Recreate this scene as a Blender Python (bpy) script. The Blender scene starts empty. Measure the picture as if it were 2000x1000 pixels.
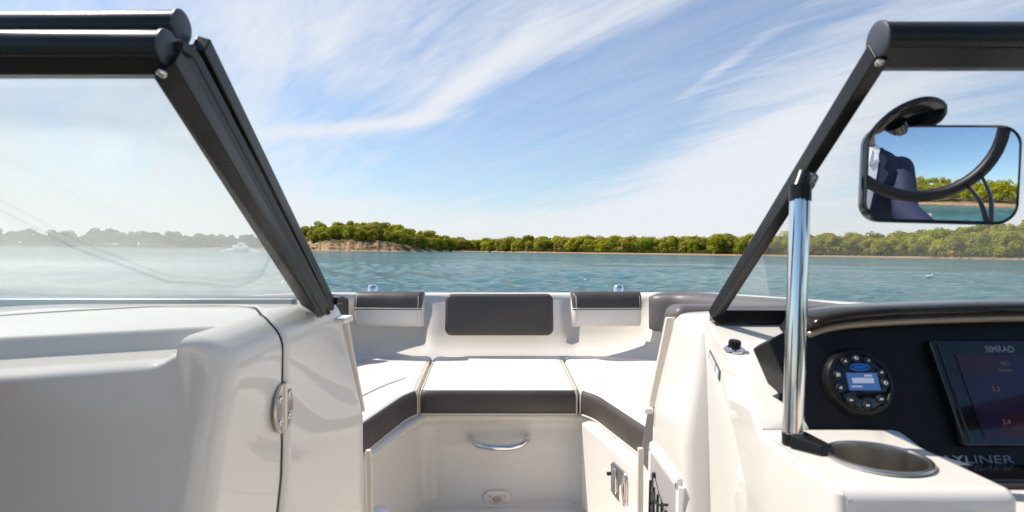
import bpy, bmesh, math, random
import numpy as np
from mathutils import Vector, Matrix, Euler, noise
random.seed(7); RNG = np.random.default_rng(7)
SC = bpy.context.scene; COL = SC.collection
F = 1100.0
# boat frame: eye at the origin, x to starboard, y to the bow, z up; the boat lies heeled and trimmed a little on the water
R3 = Vector((.0113, -.00973, 1)).rotation_difference(Vector((0, 0, 1))).to_matrix()
R4 = R3.to_4x4()
WL = -1.35                                   # water level
def P(px, py, d): return Vector(((px-1000)/F*d, d, (500-py)/F*d))
def lerp(a, b, t): return a+(b-a)*t
def clamp(x, a=0., b=1.): return max(a, min(b, x))
def sstep(a, b, x):
    t = clamp((x-a)/(b-a)); return t*t*(3-2*t)
def interp(x, pts):
    if x <= pts[0][0]: return pts[0][1]
    for (a, u), (b, v) in zip(pts, pts[1:]):
        if x <= b: return u+(v-u)*(x-a)/(b-a)
    return pts[-1][1]
def smooth_path(pts, n=8):
    """Catmull-Rom through points"""
    p = [Vector(q) for q in pts]; out = []
    for i in range(len(p)-1):
        p0 = p[i-1] if i else p[0]*2-p[1]; p3 = p[i+2] if i+2 < len(p) else p[-1]*2-p[-2]
        for k in range(n):
            t = k/n
            out.append(.5*((2*p[i])+(p[i+1]-p0)*t+(2*p0-5*p[i]+4*p[i+1]-p3)*t*t+(3*p[i]-p0-3*p[i+1]+p3)*t**3))
    out.append(p[-1]); return out

ORG = {}
class MB:
    def __init__(s): s.v = []; s.f = []; s.m = []
    def add(s, vs, fs, mi=0):
        o = len(s.v); s.v += [Vector(v) for v in vs]
        s.f += [tuple(i+o for i in f) for f in fs]; s.m += [mi]*len(fs); return s
    def hexa(s, c, mi=0):          # 8 corners: bottom ring of 4, top ring of 4
        return s.add(c, [(3,2,1,0),(4,5,6,7),(0,1,5,4),(1,2,6,5),(2,3,7,6),(3,0,4,7)], mi)
    def box(s, x0, x1, y0, y1, z0, z1, mi=0):
        return s.hexa([(x0,y0,z0),(x1,y0,z0),(x1,y1,z0),(x0,y1,z0),(x0,y0,z1),(x1,y0,z1),(x1,y1,z1),(x0,y1,z1)], mi)
    def obox(s, c, ex, ey, ez, mi=0):   # centre and three half-vectors
        c, ex, ey, ez = map(Vector, (c, ex, ey, ez))
        return s.hexa([c-ex-ey-ez, c+ex-ey-ez, c+ex+ey-ez, c-ex+ey-ez, c-ex-ey+ez, c+ex-ey+ez, c+ex+ey+ez, c-ex+ey+ez], mi)
    def grid(s, rows, mi=0, closed=False, flip=False):
        n = len(rows[0]); vs = [p for r in rows for p in r]; fs = []
        for j in range(len(rows)-1):
            for i in range(n if closed else n-1):
                k = (i+1) % n
                q = (j*n+i, j*n+k, (j+1)*n+k, (j+1)*n+i)
                fs.append(q[::-1] if flip else q)
        return s.add(vs, fs, mi)
    def tube(s, path, r, n=12, caps=True, mi=0, flat=None):
        """r: radius or list; flat=(up vector, squash) flattens the section along up"""
        p = [Vector(q) for q in path]; rows = []; prev = None
        for i, q in enumerate(p):
            t = (p[min(i+1, len(p)-1)]-p[max(i-1, 0)]).normalized()
            a = prev if prev is not None else (Vector(flat[0]) if flat else (Vector((0,0,1)) if abs(t.z) < .9 else Vector((0,1,0))))
            a = (a-t*a.dot(t)).normalized(); prev = a; b = t.cross(a)
            rr = r[i] if isinstance(r, (list, tuple)) else r
            k = flat[1] if flat else 1
            rows.append([q+a*math.cos(w)*rr*k+b*math.sin(w)*rr for w in [2*math.pi*j/n for j in range(n)]])
        o = len(s.v); s.grid(rows, mi, closed=True)
        if caps:
            s.f += [tuple(o+j for j in range(n))[::-1], tuple(o+(len(p)-1)*n+j for j in range(n))]; s.m += [mi, mi]
        return s
    def prism(s, n0, n1, mi=0):   # two rings of points (same count)
        k = len(n0)
        return s.add(list(n0)+list(n1), [tuple(range(k))[::-1], tuple(range(k, 2*k))]+[(i, (i+1) % k, k+(i+1) % k, k+i) for i in range(k)], mi)
    def lathe(s, prof, c, ax, n=40, mi=0, u=None, cap0=False, cap1=False):
        ax = Vector(ax).normalized(); u = Vector(u) if u else (Vector((1,0,0)) if abs(ax.x) < .8 else Vector((0,1,0)))
        u = (u-ax*u.dot(ax)).normalized(); w = ax.cross(u); c = Vector(c)
        rows = [[c+ax*h+(u*math.cos(a)+w*math.sin(a))*r for a in [2*math.pi*j/n for j in range(n)]] for r, h in prof]
        o = len(s.v); s.grid(rows, mi, closed=True)
        if cap0: s.f.append(tuple(o+j for j in range(n))[::-1]); s.m.append(mi)
        if cap1: s.f.append(tuple(o+(len(prof)-1)*n+j for j in range(n))); s.m.append(mi)
        return s
    def build(s, name, mat, parent=None, smooth=True, bevel=0, seg=2, sub=0, angle=40, origin=None, weld=True, remesh=0, fixn=True):
        org = ORG[parent.name] if parent is not None else Vector(origin or (0,0,0))
        me = bpy.data.meshes.new(name); me.from_pydata([tuple(v-org) for v in s.v], [], s.f)
        for m in (mat if isinstance(mat, (list, tuple)) else [mat]): me.materials.append(m)
        me.polygons.foreach_set('material_index', s.m)
        bm = bmesh.new(); bm.from_mesh(me)
        if weld: bmesh.ops.remove_doubles(bm, verts=bm.verts, dist=1e-5)
        if fixn: bmesh.ops.recalc_face_normals(bm, faces=bm.faces)
        bm.to_mesh(me); bm.free()
        if smooth:
            me.polygons.foreach_set('use_smooth', [True]*len(me.polygons))
            if not sub and not bevel: me.set_sharp_from_angle(angle=math.radians(angle))
        o = bpy.data.objects.new(name, me); COL.objects.link(o)
        if bevel:
            b = o.modifiers.new('bevel', 'BEVEL'); b.width = bevel; b.segments = seg; b.limit_method = 'ANGLE'; b.angle_limit = math.radians(35)
            o.modifiers.new('wn', 'WEIGHTED_NORMAL').keep_sharp = False
        if sub:
            q = o.modifiers.new('sub', 'SUBSURF'); q.levels = q.render_levels = sub
        if parent is not None: o.parent = parent
        elif origin is not None: o.matrix_world = R4 @ Matrix.Translation(org)
        ORG[o.name] = org
        return o
def tag(o, label=None, cat=None, group=None, kind=None):
    for k, v in (('label', label), ('category', cat), ('group', group), ('kind', kind)):
        if v: o[k] = v
    return o
def thing(name, label, cat, base, group=None):   # an Empty on the boat
    o = bpy.data.objects.new(name, None); COL.objects.link(o); o.empty_display_size = .1
    o.matrix_world = R4 @ Matrix.Translation(Vector(base)); ORG[o.name] = Vector(base)
    return tag(o, label, cat, group)
def bake_modifiers(o):
    dg = bpy.context.evaluated_depsgraph_get(); dg.update()
    me = bpy.data.meshes.new_from_object(o.evaluated_get(dg)); o.modifiers.clear(); o.data = me

# ---------------------------------------------------------------- materials
def newmat(name):
    m = bpy.data.materials.new(name); m.use_nodes = True
    nt = m.node_tree; nt.nodes.clear()
    out = nt.nodes.new('ShaderNodeOutputMaterial'); return m, nt, out
def N(nt, t, **kw):
    n = nt.nodes.new(t)
    for k, v in kw.items():
        if k.startswith('_'): setattr(n, k[1:], v)
        else: n.inputs[k.replace('__', ' ')].default_value = v
    return n
def pbr(name, col, rough=.5, metal=0., coat=0., spec=.5, bump=None, var=None, rvar=None, coords='Object', bump2=None):
    """bump=(scale, strength, detail); var=(scale, amount) varies the colour; rvar=(scale, amount) varies roughness"""
    m, nt, out = newmat(name); L = nt.links.new
    b = N(nt, 'ShaderNodeBsdfPrincipled', Base__Color=(*col, 1), Roughness=rough, Metallic=metal)
    b.inputs['Coat Weight'].default_value = coat; b.inputs['Coat Roughness'].default_value = .03
    b.inputs['Specular IOR Level'].default_value = spec
    L(b.outputs[0], out.inputs[0]); tc = N(nt, 'ShaderNodeTexCoord')
    if bump:
        n = N(nt, 'ShaderNodeTexNoise', Scale=bump[0], Detail=bump[2] if len(bump) > 2 else 3.); L(tc.outputs[coords], n.inputs['Vector'])
        bp = N(nt, 'ShaderNodeBump', Strength=bump[1], Distance=bump[3] if len(bump) > 3 else .002); L(n.outputs[0], bp.inputs['Height']); L(bp.outputs[0], b.inputs['Normal'])
        if bump2:
            n2 = N(nt, 'ShaderNodeTexNoise', Scale=bump2[0], Detail=2.); L(tc.outputs[coords], n2.inputs['Vector']); b2 = N(nt, 'ShaderNodeBump', Strength=bump2[1], Distance=bump2[2]); L(n2.outputs[0], b2.inputs['Height']); L(b2.outputs[0], bp.inputs['Normal'])
        if coat: L(bp.outputs[0], b.inputs['Coat Normal'])
    if var:
        n = N(nt, 'ShaderNodeTexNoise', Scale=var[0], Detail=5.); L(tc.outputs[coords], n.inputs['Vector'])
        r = N(nt, 'ShaderNodeMapRange'); r.inputs[1].default_value = .3; r.inputs[2].default_value = .7; r.inputs[3].default_value = 1-var[1]; r.inputs[4].default_value = 1+var[1]*.3
        L(n.outputs[0], r.inputs[0])
        mx = N(nt, 'ShaderNodeVectorMath', _operation='SCALE'); mx.inputs[0].default_value = col; L(r.outputs[0], mx.inputs['Scale']); L(mx.outputs[0], b.inputs['Base Color'])
    if rvar:
        n = N(nt, 'ShaderNodeTexNoise', Scale=rvar[0], Detail=6.); L(tc.outputs[coords], n.inputs['Vector'])
        r = N(nt, 'ShaderNodeMapRange'); r.inputs[1].default_value = .35; r.inputs[2].default_value = .7; r.inputs[3].default_value = rough; r.inputs[4].default_value = rough+rvar[1]
        L(n.outputs[0], r.inputs[0]); L(r.outputs[0], b.inputs['Roughness'])
    return m
M = {}
M['gel'] = pbr('white_gelcoat', (.755, .705, .635), .5, coat=.75, bump=(1.6, .05, 1, .012), spec=.12, var=(3, .03))
M['trim'] = pbr('cream_trim', (.74, .66, .54), .4)
M['plastic'] = pbr('white_plastic', (.78, .76, .73), .35)
M['vinyl'] = pbr('white_vinyl', (.74, .70, .65), .42, bump=(260, .25, 3, .0008), var=(9, .05), rvar=(6, .15), bump2=(9, .5, .008))
M['char'] = pbr('charcoal_vinyl', (.072, .059, .052), .44, bump=(300, .3, 3, .0008), var=(8, .14), rvar=(5, .14), bump2=(11, .5, .008))
M['grey'] = pbr('grey_vinyl', (.125, .11, .106), .45, bump=(300, .3, 3, .0008), var=(8, .1))
M['pipe'] = pbr('cream_piping', (.74, .66, .54), .45)
M['alu'] = pbr('black_anodised', (.012, .0115, .011), .24, bump=(900, .08, 2, .0004), rvar=(14, .10), spec=.3)
M['cap'] = pbr('dark_grey_endcap', (.05, .055, .068), .45)
M['rubber'] = pbr('black_rubber', (.012, .012, .012), .5)
M['hood'] = pbr('glossy_dark_hood', (.016, .011, .007), .14, coat=.1, rvar=(12, .06), spec=.35)
M['dash'] = pbr('dash_black', (.011, .0105, .011), .32, bump=(700, .3, 2, .0004), rvar=(10, .15), spec=.2)
M['gloss'] = pbr('glossy_black', (.006, .006, .007), .08, coat=.3)
M['chrome'] = pbr('polished_steel', (.78, .76, .74), .06, metal=1., rvar=(25, .06))
M['steel'] = pbr('brushed_steel', (.60, .57, .53), .26, metal=1., bump=(60, .12, 2, .001))
M['cup'] = pbr('satin_steel', (.60,.555,.49), .30, metal=1., bump=(40, .1, 2, .001))
M['silver'] = pbr('silver_trim', (.55, .58, .62), .3, metal=.7)
M['mirror'] = pbr('mirror_glass', (.93, .95, .97), .004, metal=1.)
M['floor'] = pbr('nonskid_floor', (.76, .72, .66), .55, bump=(180, .5, 2, .002))
M['inner'] = pbr('pocket_liner', (.42, .38, .38), .6)
M['decal'] = pbr('decal_black', (.012, .012, .012), .4)
M['print'] = pbr('white_print', (.6, .6, .62), .5)
M['logo'] = pbr('logo_silver', (.20, .21, .24), .4)
M['key'] = pbr('key_white', (.7, .72, .74), .5)
M['red'] = pbr('red_plastic', (.55, .05, .02), .4)
M['navy'] = pbr('navy_wool', (.012, .018, .055), .75, bump=(500, .5, 3, .001), var=(25, .2))
M['shirt'] = pbr('white_cotton', (.75, .76, .80), .7, bump=(300, .3, 3, .001))
M['trouser'] = pbr('tan_cotton', (.30, .24, .17), .75, bump=(300, .3, 3, .001))
M['skin'] = pbr('skin', (.52, .31, .22), .5, var=(40, .06))
M['hair'] = pbr('brown_hair', (.05, .03, .018), .55, bump=(120, .8, 3, .003))
M['shoe'] = pbr('brown_leather', (.09, .05, .03), .4)
M['eye'] = pbr('eye', (.6, .6, .6), .15)
M['lip'] = pbr('lips', (.42, .18, .15), .45)
def emis(name, col, s, base=(.01,.01,.01)):
    m, nt, out = newmat(name); b = N(nt, 'ShaderNodeBsdfPrincipled', Base__Color=(*base, 1), Roughness=.12)
    b.inputs['Emission Color'].default_value = (*col, 1); b.inputs['Emission Strength'].default_value = s
    nt.links.new(b.outputs[0], out.inputs[0]); return m
M['lcd'] = emis('stereo_display', (.08, .22, .60), .42)
M['lcdtext'] = emis('stereo_display_text', (.6, .65, .85), .5)
M['blue'] = emis('blue_badge', (.01, .10, .45), .5)
M['amber'] = emis('display_digits', (.50, .46, .30), .10)
def screen_mat():
    m, nt, out = newmat('plotter_display'); L = nt.links.new
    b = N(nt, 'ShaderNodeBsdfPrincipled', Base__Color=(.004,.004,.006,1), Roughness=.09)
    tc = N(nt, 'ShaderNodeTexCoord'); n = N(nt, 'ShaderNodeTexNoise', Scale=14., Detail=1.); L(tc.outputs['Object'], n.inputs['Vector'])
    r = N(nt, 'ShaderNodeValToRGB'); e = r.color_ramp.elements
    e[0].position = .38; e[0].color = (.060, .012, .014, 1); e[1].position = .6; e[1].color = (.026, .018, .075, 1)
    L(n.outputs[0], r.inputs[0]); L(r.outputs[0], b.inputs['Emission Color']); b.inputs['Emission Strength'].default_value = .20
    L(b.outputs[0], out.inputs[0]); return m
M['plot'] = screen_mat()
def glass(name, dust, tint, dcol=(.8,.84,.82)):
    m, nt, out = newmat(name); L = nt.links.new
    t = N(nt, 'ShaderNodeBsdfTransparent', Color=(*tint, 1)); g = N(nt, 'ShaderNodeBsdfGlossy', Color=(.95,.98,.97,1), Roughness=.0)
    lw = N(nt, 'ShaderNodeLayerWeight', Blend=.5); pw = N(nt, 'ShaderNodeMath', _operation='POWER'); L(lw.outputs['Facing'], pw.inputs[0]); pw.inputs[1].default_value = 5.
    fr = N(nt, 'ShaderNodeMath', _operation='MULTIPLY_ADD'); L(pw.outputs[0], fr.inputs[0]); fr.inputs[1].default_value = .9; fr.inputs[2].default_value = .022
    m1 = N(nt, 'ShaderNodeMixShader'); L(fr.outputs[0], m1.inputs[0]); L(t.outputs[0], m1.inputs[1]); L(g.outputs[0], m1.inputs[2])
    d = N(nt, 'ShaderNodeBsdfDiffuse', Color=(*dcol, 1)); tr = N(nt, 'ShaderNodeBsdfTranslucent', Color=(*dcol, 1))
    m2 = N(nt, 'ShaderNodeMixShader', Fac=.5); L(d.outputs[0], m2.inputs[1]); L(tr.outputs[0], m2.inputs[2])
    tc = N(nt, 'ShaderNodeTexCoord'); n = N(nt, 'ShaderNodeTexNoise', Scale=5., Detail=4.); L(tc.outputs['Object'], n.inputs['Vector'])
    r = N(nt, 'ShaderNodeMapRange'); r.inputs[1].default_value = .3; r.inputs[2].default_value = .7; r.inputs[3].default_value = dust*.75; r.inputs[4].default_value = dust*1.2
    L(n.outputs[0], r.inputs[0]); m3 = N(nt, 'ShaderNodeMixShader'); L(r.outputs[0], m3.inputs[0]); L(m1.outputs[0], m3.inputs[1]); L(m2.outputs[0], m3.inputs[2])
    L(m3.outputs[0], out.inputs[0]); return m
M['glass_r'] = glass('clear_windscreen_glass', .05, (.985,.99,.988))
M['glass_l'] = glass('dusty_windscreen_glass', .090, (.982,.990,.986), (.82,.835,.825))
# ================================================================ the boat
boat = thing('motorboat', 'white open-bow motorboat with a black framed windscreen and walk-through to the bow seats', 'boat', (0, .2, -1.6))
def part(mb, name, mat, parent=boat, label=None, **kw):
    o = mb.build(name, mat, parent, **kw)
    if label: o['label'] = label
    return o
# ---- gunwale, hull, liner
CX = -.03
half = smooth_path([(0,3.13,0),(.4,3.12,0),(.74,3.03,0),(.99,2.80,0),(1.15,2.35,0),(1.25,1.8,0),(1.33,1.3,0),(1.37,.7,0),(1.38,-.3,0),(1.36,-1.6,0),(1.34,-2.5,0)], 10)
gpath = [Vector((CX-p.x, p.y, 0)) for p in reversed(half[1:])]+[Vector((CX+p.x, p.y, 0)) for p in half]
def zg(y): return interp(y, [(-3,-.36),(-.6,-.30),(.2,-.2),(.6,-.13),(1.3,-.14),(1.8,-.152),(2.1,-.162),(2.8,-.178),(3.13,-.200)])
nrm = []
for i, p in enumerate(gpath):
    t = gpath[min(i+1, len(gpath)-1)]-gpath[max(i-1, 0)]; n = Vector((-t.y, t.x, 0)).normalized()   # outward
    nrm.append(n)
def goff(i, o, z): p = gpath[i]+nrm[i]*o; return Vector((p.x, p.y, z))
mb = MB(); prof = [(-.115,-.03),(-.112,-.012),(-.10,-.003),(-.08,0),(-.03,0),(-.008,-.004),(.0,-.015),(.004,-.05)]
mb.grid([[goff(i, o, zg(gpath[i].y)+dz) for i in range(len(gpath))] for o, dz in prof])
part(mb, 'gunwale', M['gel'], angle=60)
mb = MB(); mb.grid([[goff(i, o, zg(gpath[i].y)*k+z) for i in range(len(gpath))] for o, k, z in [(.004,1,-.05),(.0,1,-.2),(-.03,1,-.5),(-.12,.3,-.9),(-.35,0,-1.35),(-.6,0,-1.62)]])
lst = [goff(0, o, z) for o, z in [(0,-.15),(-.03,-.6),(-.35,-1.35),(-.6,-1.62)]]; rst = [goff(len(gpath)-1, o, z) for o, z in [(0,-.15),(-.03,-.6),(-.35,-1.35),(-.6,-1.62)]]
mb.grid([lst, rst])
part(mb, 'hull', M['gel'], angle=60)
def bay(x):
    a = sstep(-.85,-.80,x)*(1-sstep(-.47,-.42,x)); b = sstep(.27,.32,x)*(1-sstep(.68,.73,x)); return a+b
mb = MB(); rows = []
for k, (t, z) in enumerate([(0,0),(.04,0),(.2,0),(.4,0),(.6,0),(.8,0),(.93,0),(1.0,0),(1.12,0),(1.2,0)]):
    r = []
    for i in range(len(gpath)):
        y = gpath[i].y; zt = zg(y)-.03; bow = sstep(2.2,2.9,y)
        zb = lerp(-.95, -.505, bow) if t <= 1 else lerp(-.95,-.55,bow)
        lean = lerp(.03, .13, bow)*(t**1.0) + .05*bow*max(0, t-.8)/.2
        q = goff(i, -.115-lean, lerp(zt, zb, min(t,1)) if t <= 1 else zb-.0)
        q.y += .04*bay(q.x)*bow*sstep(0,.15,t)*(1-sstep(.75,1.0,t))
        r.append(q)
    rows.append(r)
mb.grid(rows); part(mb, 'bow_liner', M['gel'], angle=80)
mb = MB(); mb.box(-1.3,1.24,-2.4,2.2,-.97,-.935); part(mb, 'cockpit_floor', M['floor'])
mb = MB(); mb.box(-1.3,1.24,-2.45,-2.3,-.97,-.2); part(mb, 'transom', M['gel'], bevel=.02)
# ---- bow seat base
base = smooth_path([(-.60,1.19,0),(-.53,1.30,0),(-.45,1.66,0),(-.385,1.98,0)],6)+smooth_path([(-.36,2.08,0),(-.335,2.125,0),(-.28,2.145,0)],5)+smooth_path([(-.1,2.145,0),(.18,2.145,0)],4)+smooth_path([(.235,2.14,0),(.275,2.115,0),(.298,2.07,0)],5)+smooth_path([(.33,1.9,0),(.40,1.62,0),(.50,1.19,0)],6)
def pathoff(path, o, z):
    out = []
    for i, p in enumerate(path):
        t = path[min(i+1, len(path)-1)]-path[max(i-1, 0)]; n = Vector((t.y, -t.x, 0)).normalized()   # towards the aisle
        out.append(Vector((p.x+n.x*o, p.y+n.y*o, z)))
    return out
mb = MB(); mb.grid([pathoff(base, o, z) for o, z in [(-.12,-.592),(.0,-.592),(.012,-.595),(.020,-.603),(.022,-.612),(.016,-.620),(-.004,-.632),(-.012,-.64),(-.012,-.66),(.006,-.915),(.016,-.928),(.05,-.934)]])
part(mb, 'bow_seat_base', M['gel'], angle=75)
# locker hatch on the starboard side of the bow seat, its latch
def side(t, z, o=0.):
    a = Vector((.285,2.085,z)); b = Vector((.452,1.27,z)); p = lerp(a, b, t); n = Vector((-.98,-.20,0)); return p+n*o
mb = MB(); mb.hexa([side(0,-.925,.03), side(1,-.925,.03), side(1,-.925,-.01), side(0,-.925,-.01), side(0,-.612,.03), side(1,-.612,.03), side(1,-.612,-.01), side(0,-.612,-.01)])
hatch = part(mb, 'locker_door', M['gel'], bevel=.008, seg=3, label='white locker door under the starboard bow seat')
def hp(px, py):    # point on the hatch face at a pixel
    u = (px-1000)/F; v = (500-py)/F
    a = side(0,0,.031); b = side(1,0,.031); t = (u*a.y-a.x)/((b.x-a.x)-u*(b.y-a.y)); p = lerp(a, b, t); return Vector((p.x, p.y, v*p.y))
hn = Vector((-.98,-.20,0)); ha = (side(1,0)-side(0,0)).normalized()
c = (hp(1193,908)+hp(1229,985))/2; wv = (hp(1229,950)-hp(1193,930)); wl = Vector((wv.x, wv.y, 0)).length/2
mb = MB()
def rrect(c, ex, ey, w, h, r, n=5):
    out = []
    for (sx, sy, a0) in ((1,1,0),(-1,1,90),(-1,-1,180),(1,-1,270)):
        for k in range(n+1):
            a = math.radians(a0+90*k/n); out.append(Vector(c)+Vector(ex)*(sx*(w-r)+r*math.cos(a))+Vector(ey)*(sy*(h-r)+r*math.sin(a)))
    return out
Z = Vector((0,0,1))
mb.prism(rrect(c, ha, Z, .062, .052, .02), rrect(c+hn*.005, ha, Z, .060, .050, .02))
latch = part(mb, 'latch', M['steel'], hatch, label='stainless flush latch plate', bevel=.001)
mb = MB(); mb.prism(rrect(c+hn*.006-ha*.03, ha, Z, .018, .040, .012), rrect(c+hn*.0085-ha*.03, ha, Z, .017, .038, .012)); mb.tube([c+hn*.006+ha*.035-Z*.045, c+hn*.012+ha*.035, c+hn*.006+ha*.035+Z*.045], .007, 8)
for sx, sz in ((-.052,.04),(-.052,-.04),(.052,.04),(.052,-.04)): mb.lathe([(0,.0045),(.004,.0045),(.004,.0065),(0,.0072)], c+ha*sx+Z*sz+hn*.001, hn, 10)
mb.lathe([(.006,0),(.006,.012),(.0,.014)], c-ha*.07+hn*.001+Z*.005, hn, 10, mi=1)
# kept as one piece with the plate's moving parts
part(mb, 'latch_handle', [M['chrome'], M['rubber']], hatch)
# grab handle on the front of the seat base
FY = 2.137
def fp(px, py, o=0.): d = FY+.005-o; return P(px, py, d)
mb = MB(); mb.tube(smooth_path([fp(922,861,-.01), fp(922,861,.02), fp(932,868,.042), fp(955,873,.05), fp(977,874,.052), fp(1000,873,.05), fp(1020,867,.042), fp(1030,858,.02), fp(1030,858,-.01)], 6), .012, 14)
part(mb, 'grab_handle', M['chrome'], label='polished curved grab handle on the seat front')
# courtesy light
c = fp(971,973,.014); ex = Vector((1,0,0)); ez = Vector((0,.05,1)).normalized()
mb = MB(); mb.prism(rrect(c+Vector((0,.01,0)), ex, ez, .052, .029, .0285, 8), rrect(c-Vector((0,.006,0)), ex, ez, .049, .026, .0255, 8))
cl = part(mb, 'courtesy_light', M['plastic'], bevel=.003, label='oval white courtesy light low on the seat front')
mb = MB(); mb.prism(rrect(c-Vector((0,.0055,0)), ex, ez, .040, .018, .012, 5), rrect(c-Vector((0,.0085,0)), ex, ez, .039, .017, .012, 5)); part(mb, 'lens', M['trim'], cl, bevel=.001)
mb = MB()
for k in range(7): mb.obox(c+Vector(((k-3)*.0052,-.010,0)), (.0013,0,0), (0,.003,0), ez*(.013-abs(k-3)*.0022))
for sx in (-.027,.027):
    for sz in (-.011,.011): mb.lathe([(.003,0),(.003,.004),(0,.0045)], c+Vector((sx,-.0075,sz)), (0,-1,0), 8)
part(mb, 'louvre', M['steel'], cl)
# ---- port console: moulded door shell aft of the seam, console forward of it
def y0(x): return .608+(max(x,-.62)+.55)*.36 + (min(x,-.62)+.62)*.05
def xinL(y, z):
    w = (y-.62)/.51
    xa = -.338-.20*clamp(-.11-z, 0, .30); xf = -.345+.22*clamp(-.12-z, 0, .20)
    return lerp(xa, xf, w)
def ztopL(x, y):
    z = -.100+clamp((y-.62)/.4)*.018
    z -= .03*sstep(-.75,-1.3,x)
    return z
def stepL(x, y):
    ys = y0(x)+.088
    ends = sstep(-.372,-.425,x)
    return .026*(1-sstep(ys-.008, ys+.007, y))*ends
RC = .05
def profL(y, shrink=0., door=True, sz=None):
    """(x,z) points from the inboard foot up over the rounded edge and outboard"""
    pts = []; sz = shrink if sz is None else sz
    zt = ztopL(-.39, y)
    for k in range(22):
        z = lerp(-.935, zt-RC, k/21); pts.append((xinL(y, z)-shrink, z))
    xc = xinL(y, zt-RC)-RC
    for k in range(1, 11):
        a = math.radians(90*k/10); pts.append((xc+(RC-shrink)*math.cos(a) if RC > shrink else xc, zt-RC+(RC-sz)*math.sin(a)))
    for k in range(1, 44):
        x = lerp(xc, -1.30, (k/43)**1.7); pts.append((x, ztopL(x, y)-sz-(stepL(x, y) if door else 0)))
    return pts
seam_px = [(-.30,.842),(-.36,.842),(-.385,.862),(-.43,.94),(-.48,.965),(-.60,.955),(-.72,.89),(-.82,.81),(-1.0,.74),(-1.31,.66)]
def seam_y(x, z):
    ztop = -.10
    if z < -.155: return .842+(-.155-z)*.02
    f = interp(-x, [(-a, b) for a, b in seam_px]); return lerp(.842, f, sstep(-.155,-.10,z))
mb = MB(); rows = []; RA = .036
npt = len(profL(.8))
def ptL(j, y, shrink, door, sz=None):
    x, z = profL(y, shrink, door, sz)[j]; return Vector((x, y, z))
base_prof = profL(.85)
ys_end = [seam_y(*base_prof[j]) for j in range(npt)]
def ystart(j): return y0(base_prof[j][0] if base_prof[j][1] > -.2 else -.36)
rows = []
for k in range(9):
    a = math.radians(90*k/8); sh = RA*(1-math.sin(a)); dy = .026*(1-math.cos(a))
    # a=0: aft face, shrunk by RA; a=90: full section, RA further forward
    rows.append([ptL(j, ystart(j)+dy, sh, True, sh*.36) for j in range(npt)])
def ynodes(j):       # rows follow the step so that it stays clean
    x = base_prof[j][0] if base_prof[j][1] > -.2 else -.36
    ya, yb = ystart(j)+.026, ys_end[j]-.004; ys = y0(x)+.088
    return [lerp(ya, ys-.010, k/7) for k in range(1, 8)]+[lerp(ys-.010, ys+.010, k/9) for k in range(1, 10)]+[lerp(ys+.010, yb, k/16) for k in range(1, 17)]
YN = [ynodes(j) for j in range(npt)]
for k in range(len(YN[0])): rows.append([ptL(j, YN[j][k], 0, True) for j in range(npt)])
# tuck the lip into the gap
rows.append([ptL(j, ys_end[j]-.001, .006, True) for j in range(npt)])
rows.append([ptL(j, ys_end[j]-.001, .03, True) for j in range(npt)])
mb.grid(rows)
r0 = rows[0]; mb.add([*r0, Vector((-1.3, y0(-1.3), -.935))], [tuple(range(npt))+(npt,)])
door = part(mb, 'console_door', M['gel'], angle=75, label='moulded white door of the port console with a stepped top')
mb = MB(); rows = [[ptL(j, ys_end[j]+.0035, .03, False) for j in range(npt)], [ptL(j, ys_end[j]+.0035, .006, False) for j in range(npt)], [ptL(j, ys_end[j]+.006, 0, False) for j in range(npt)]]
for k in range(1, 14):
    rows.append([ptL(j, lerp(ys_end[j]+.006, 1.13, k/13), 0, False) for j in range(npt)])
for k in range(1, 7):
    a = math.radians(90*k/6); rows.append([ptL(j, 1.13+.02*math.sin(a), .02*(1-math.cos(a)), False) for j in range(npt)])
mb.grid(rows); r0 = rows[-1]; mb.add([*r0, Vector((-1.3,1.15,-.935))], [(tuple(range(npt))+(npt,))[::-1]])
consL = part(mb, 'port_console', M['gel'], angle=75)
mb = MB(); path = [ptL(j, ys_end[j]+.001, .0045, False) for j in range(1, npt-1)]
mb.tube(path, .0052, 8); part(mb, 'seam_gasket', M['rubber'], consL)
# jamb flanges of the walk-through
def flange(name, pts, par, t=.014):
    mb = MB(); a = [Vector(p) for p in pts]
    rows = [[p+Vector((dx, dy, 0)) for dx, dy in ((0,0),(t,0),(t,.012),(0,.012))] for p in a]
    mb.grid(rows, closed=True); mb.add(rows[0], [(0,1,2,3)]); mb.add(rows[-1], [(3,2,1,0)])
    return part(mb, name, M['trim'], par, bevel=.003)
fl = [P(664,620,1.145), P(676,690,1.145), P(698,805,1.145)]
flange('jamb_flange', fl, consL); flange('jamb_flange', [P(713,880,1.15), P(715,940,1.15), P(716,1080,1.15)], consL, .012)
mb = MB(); mb.obox(P(655,624,1.12), (.028,0,0), (0,.03,0), (.0,0,.006)); part(mb, 'jamb_cap', M['plastic'], consL, bevel=.004)
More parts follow.
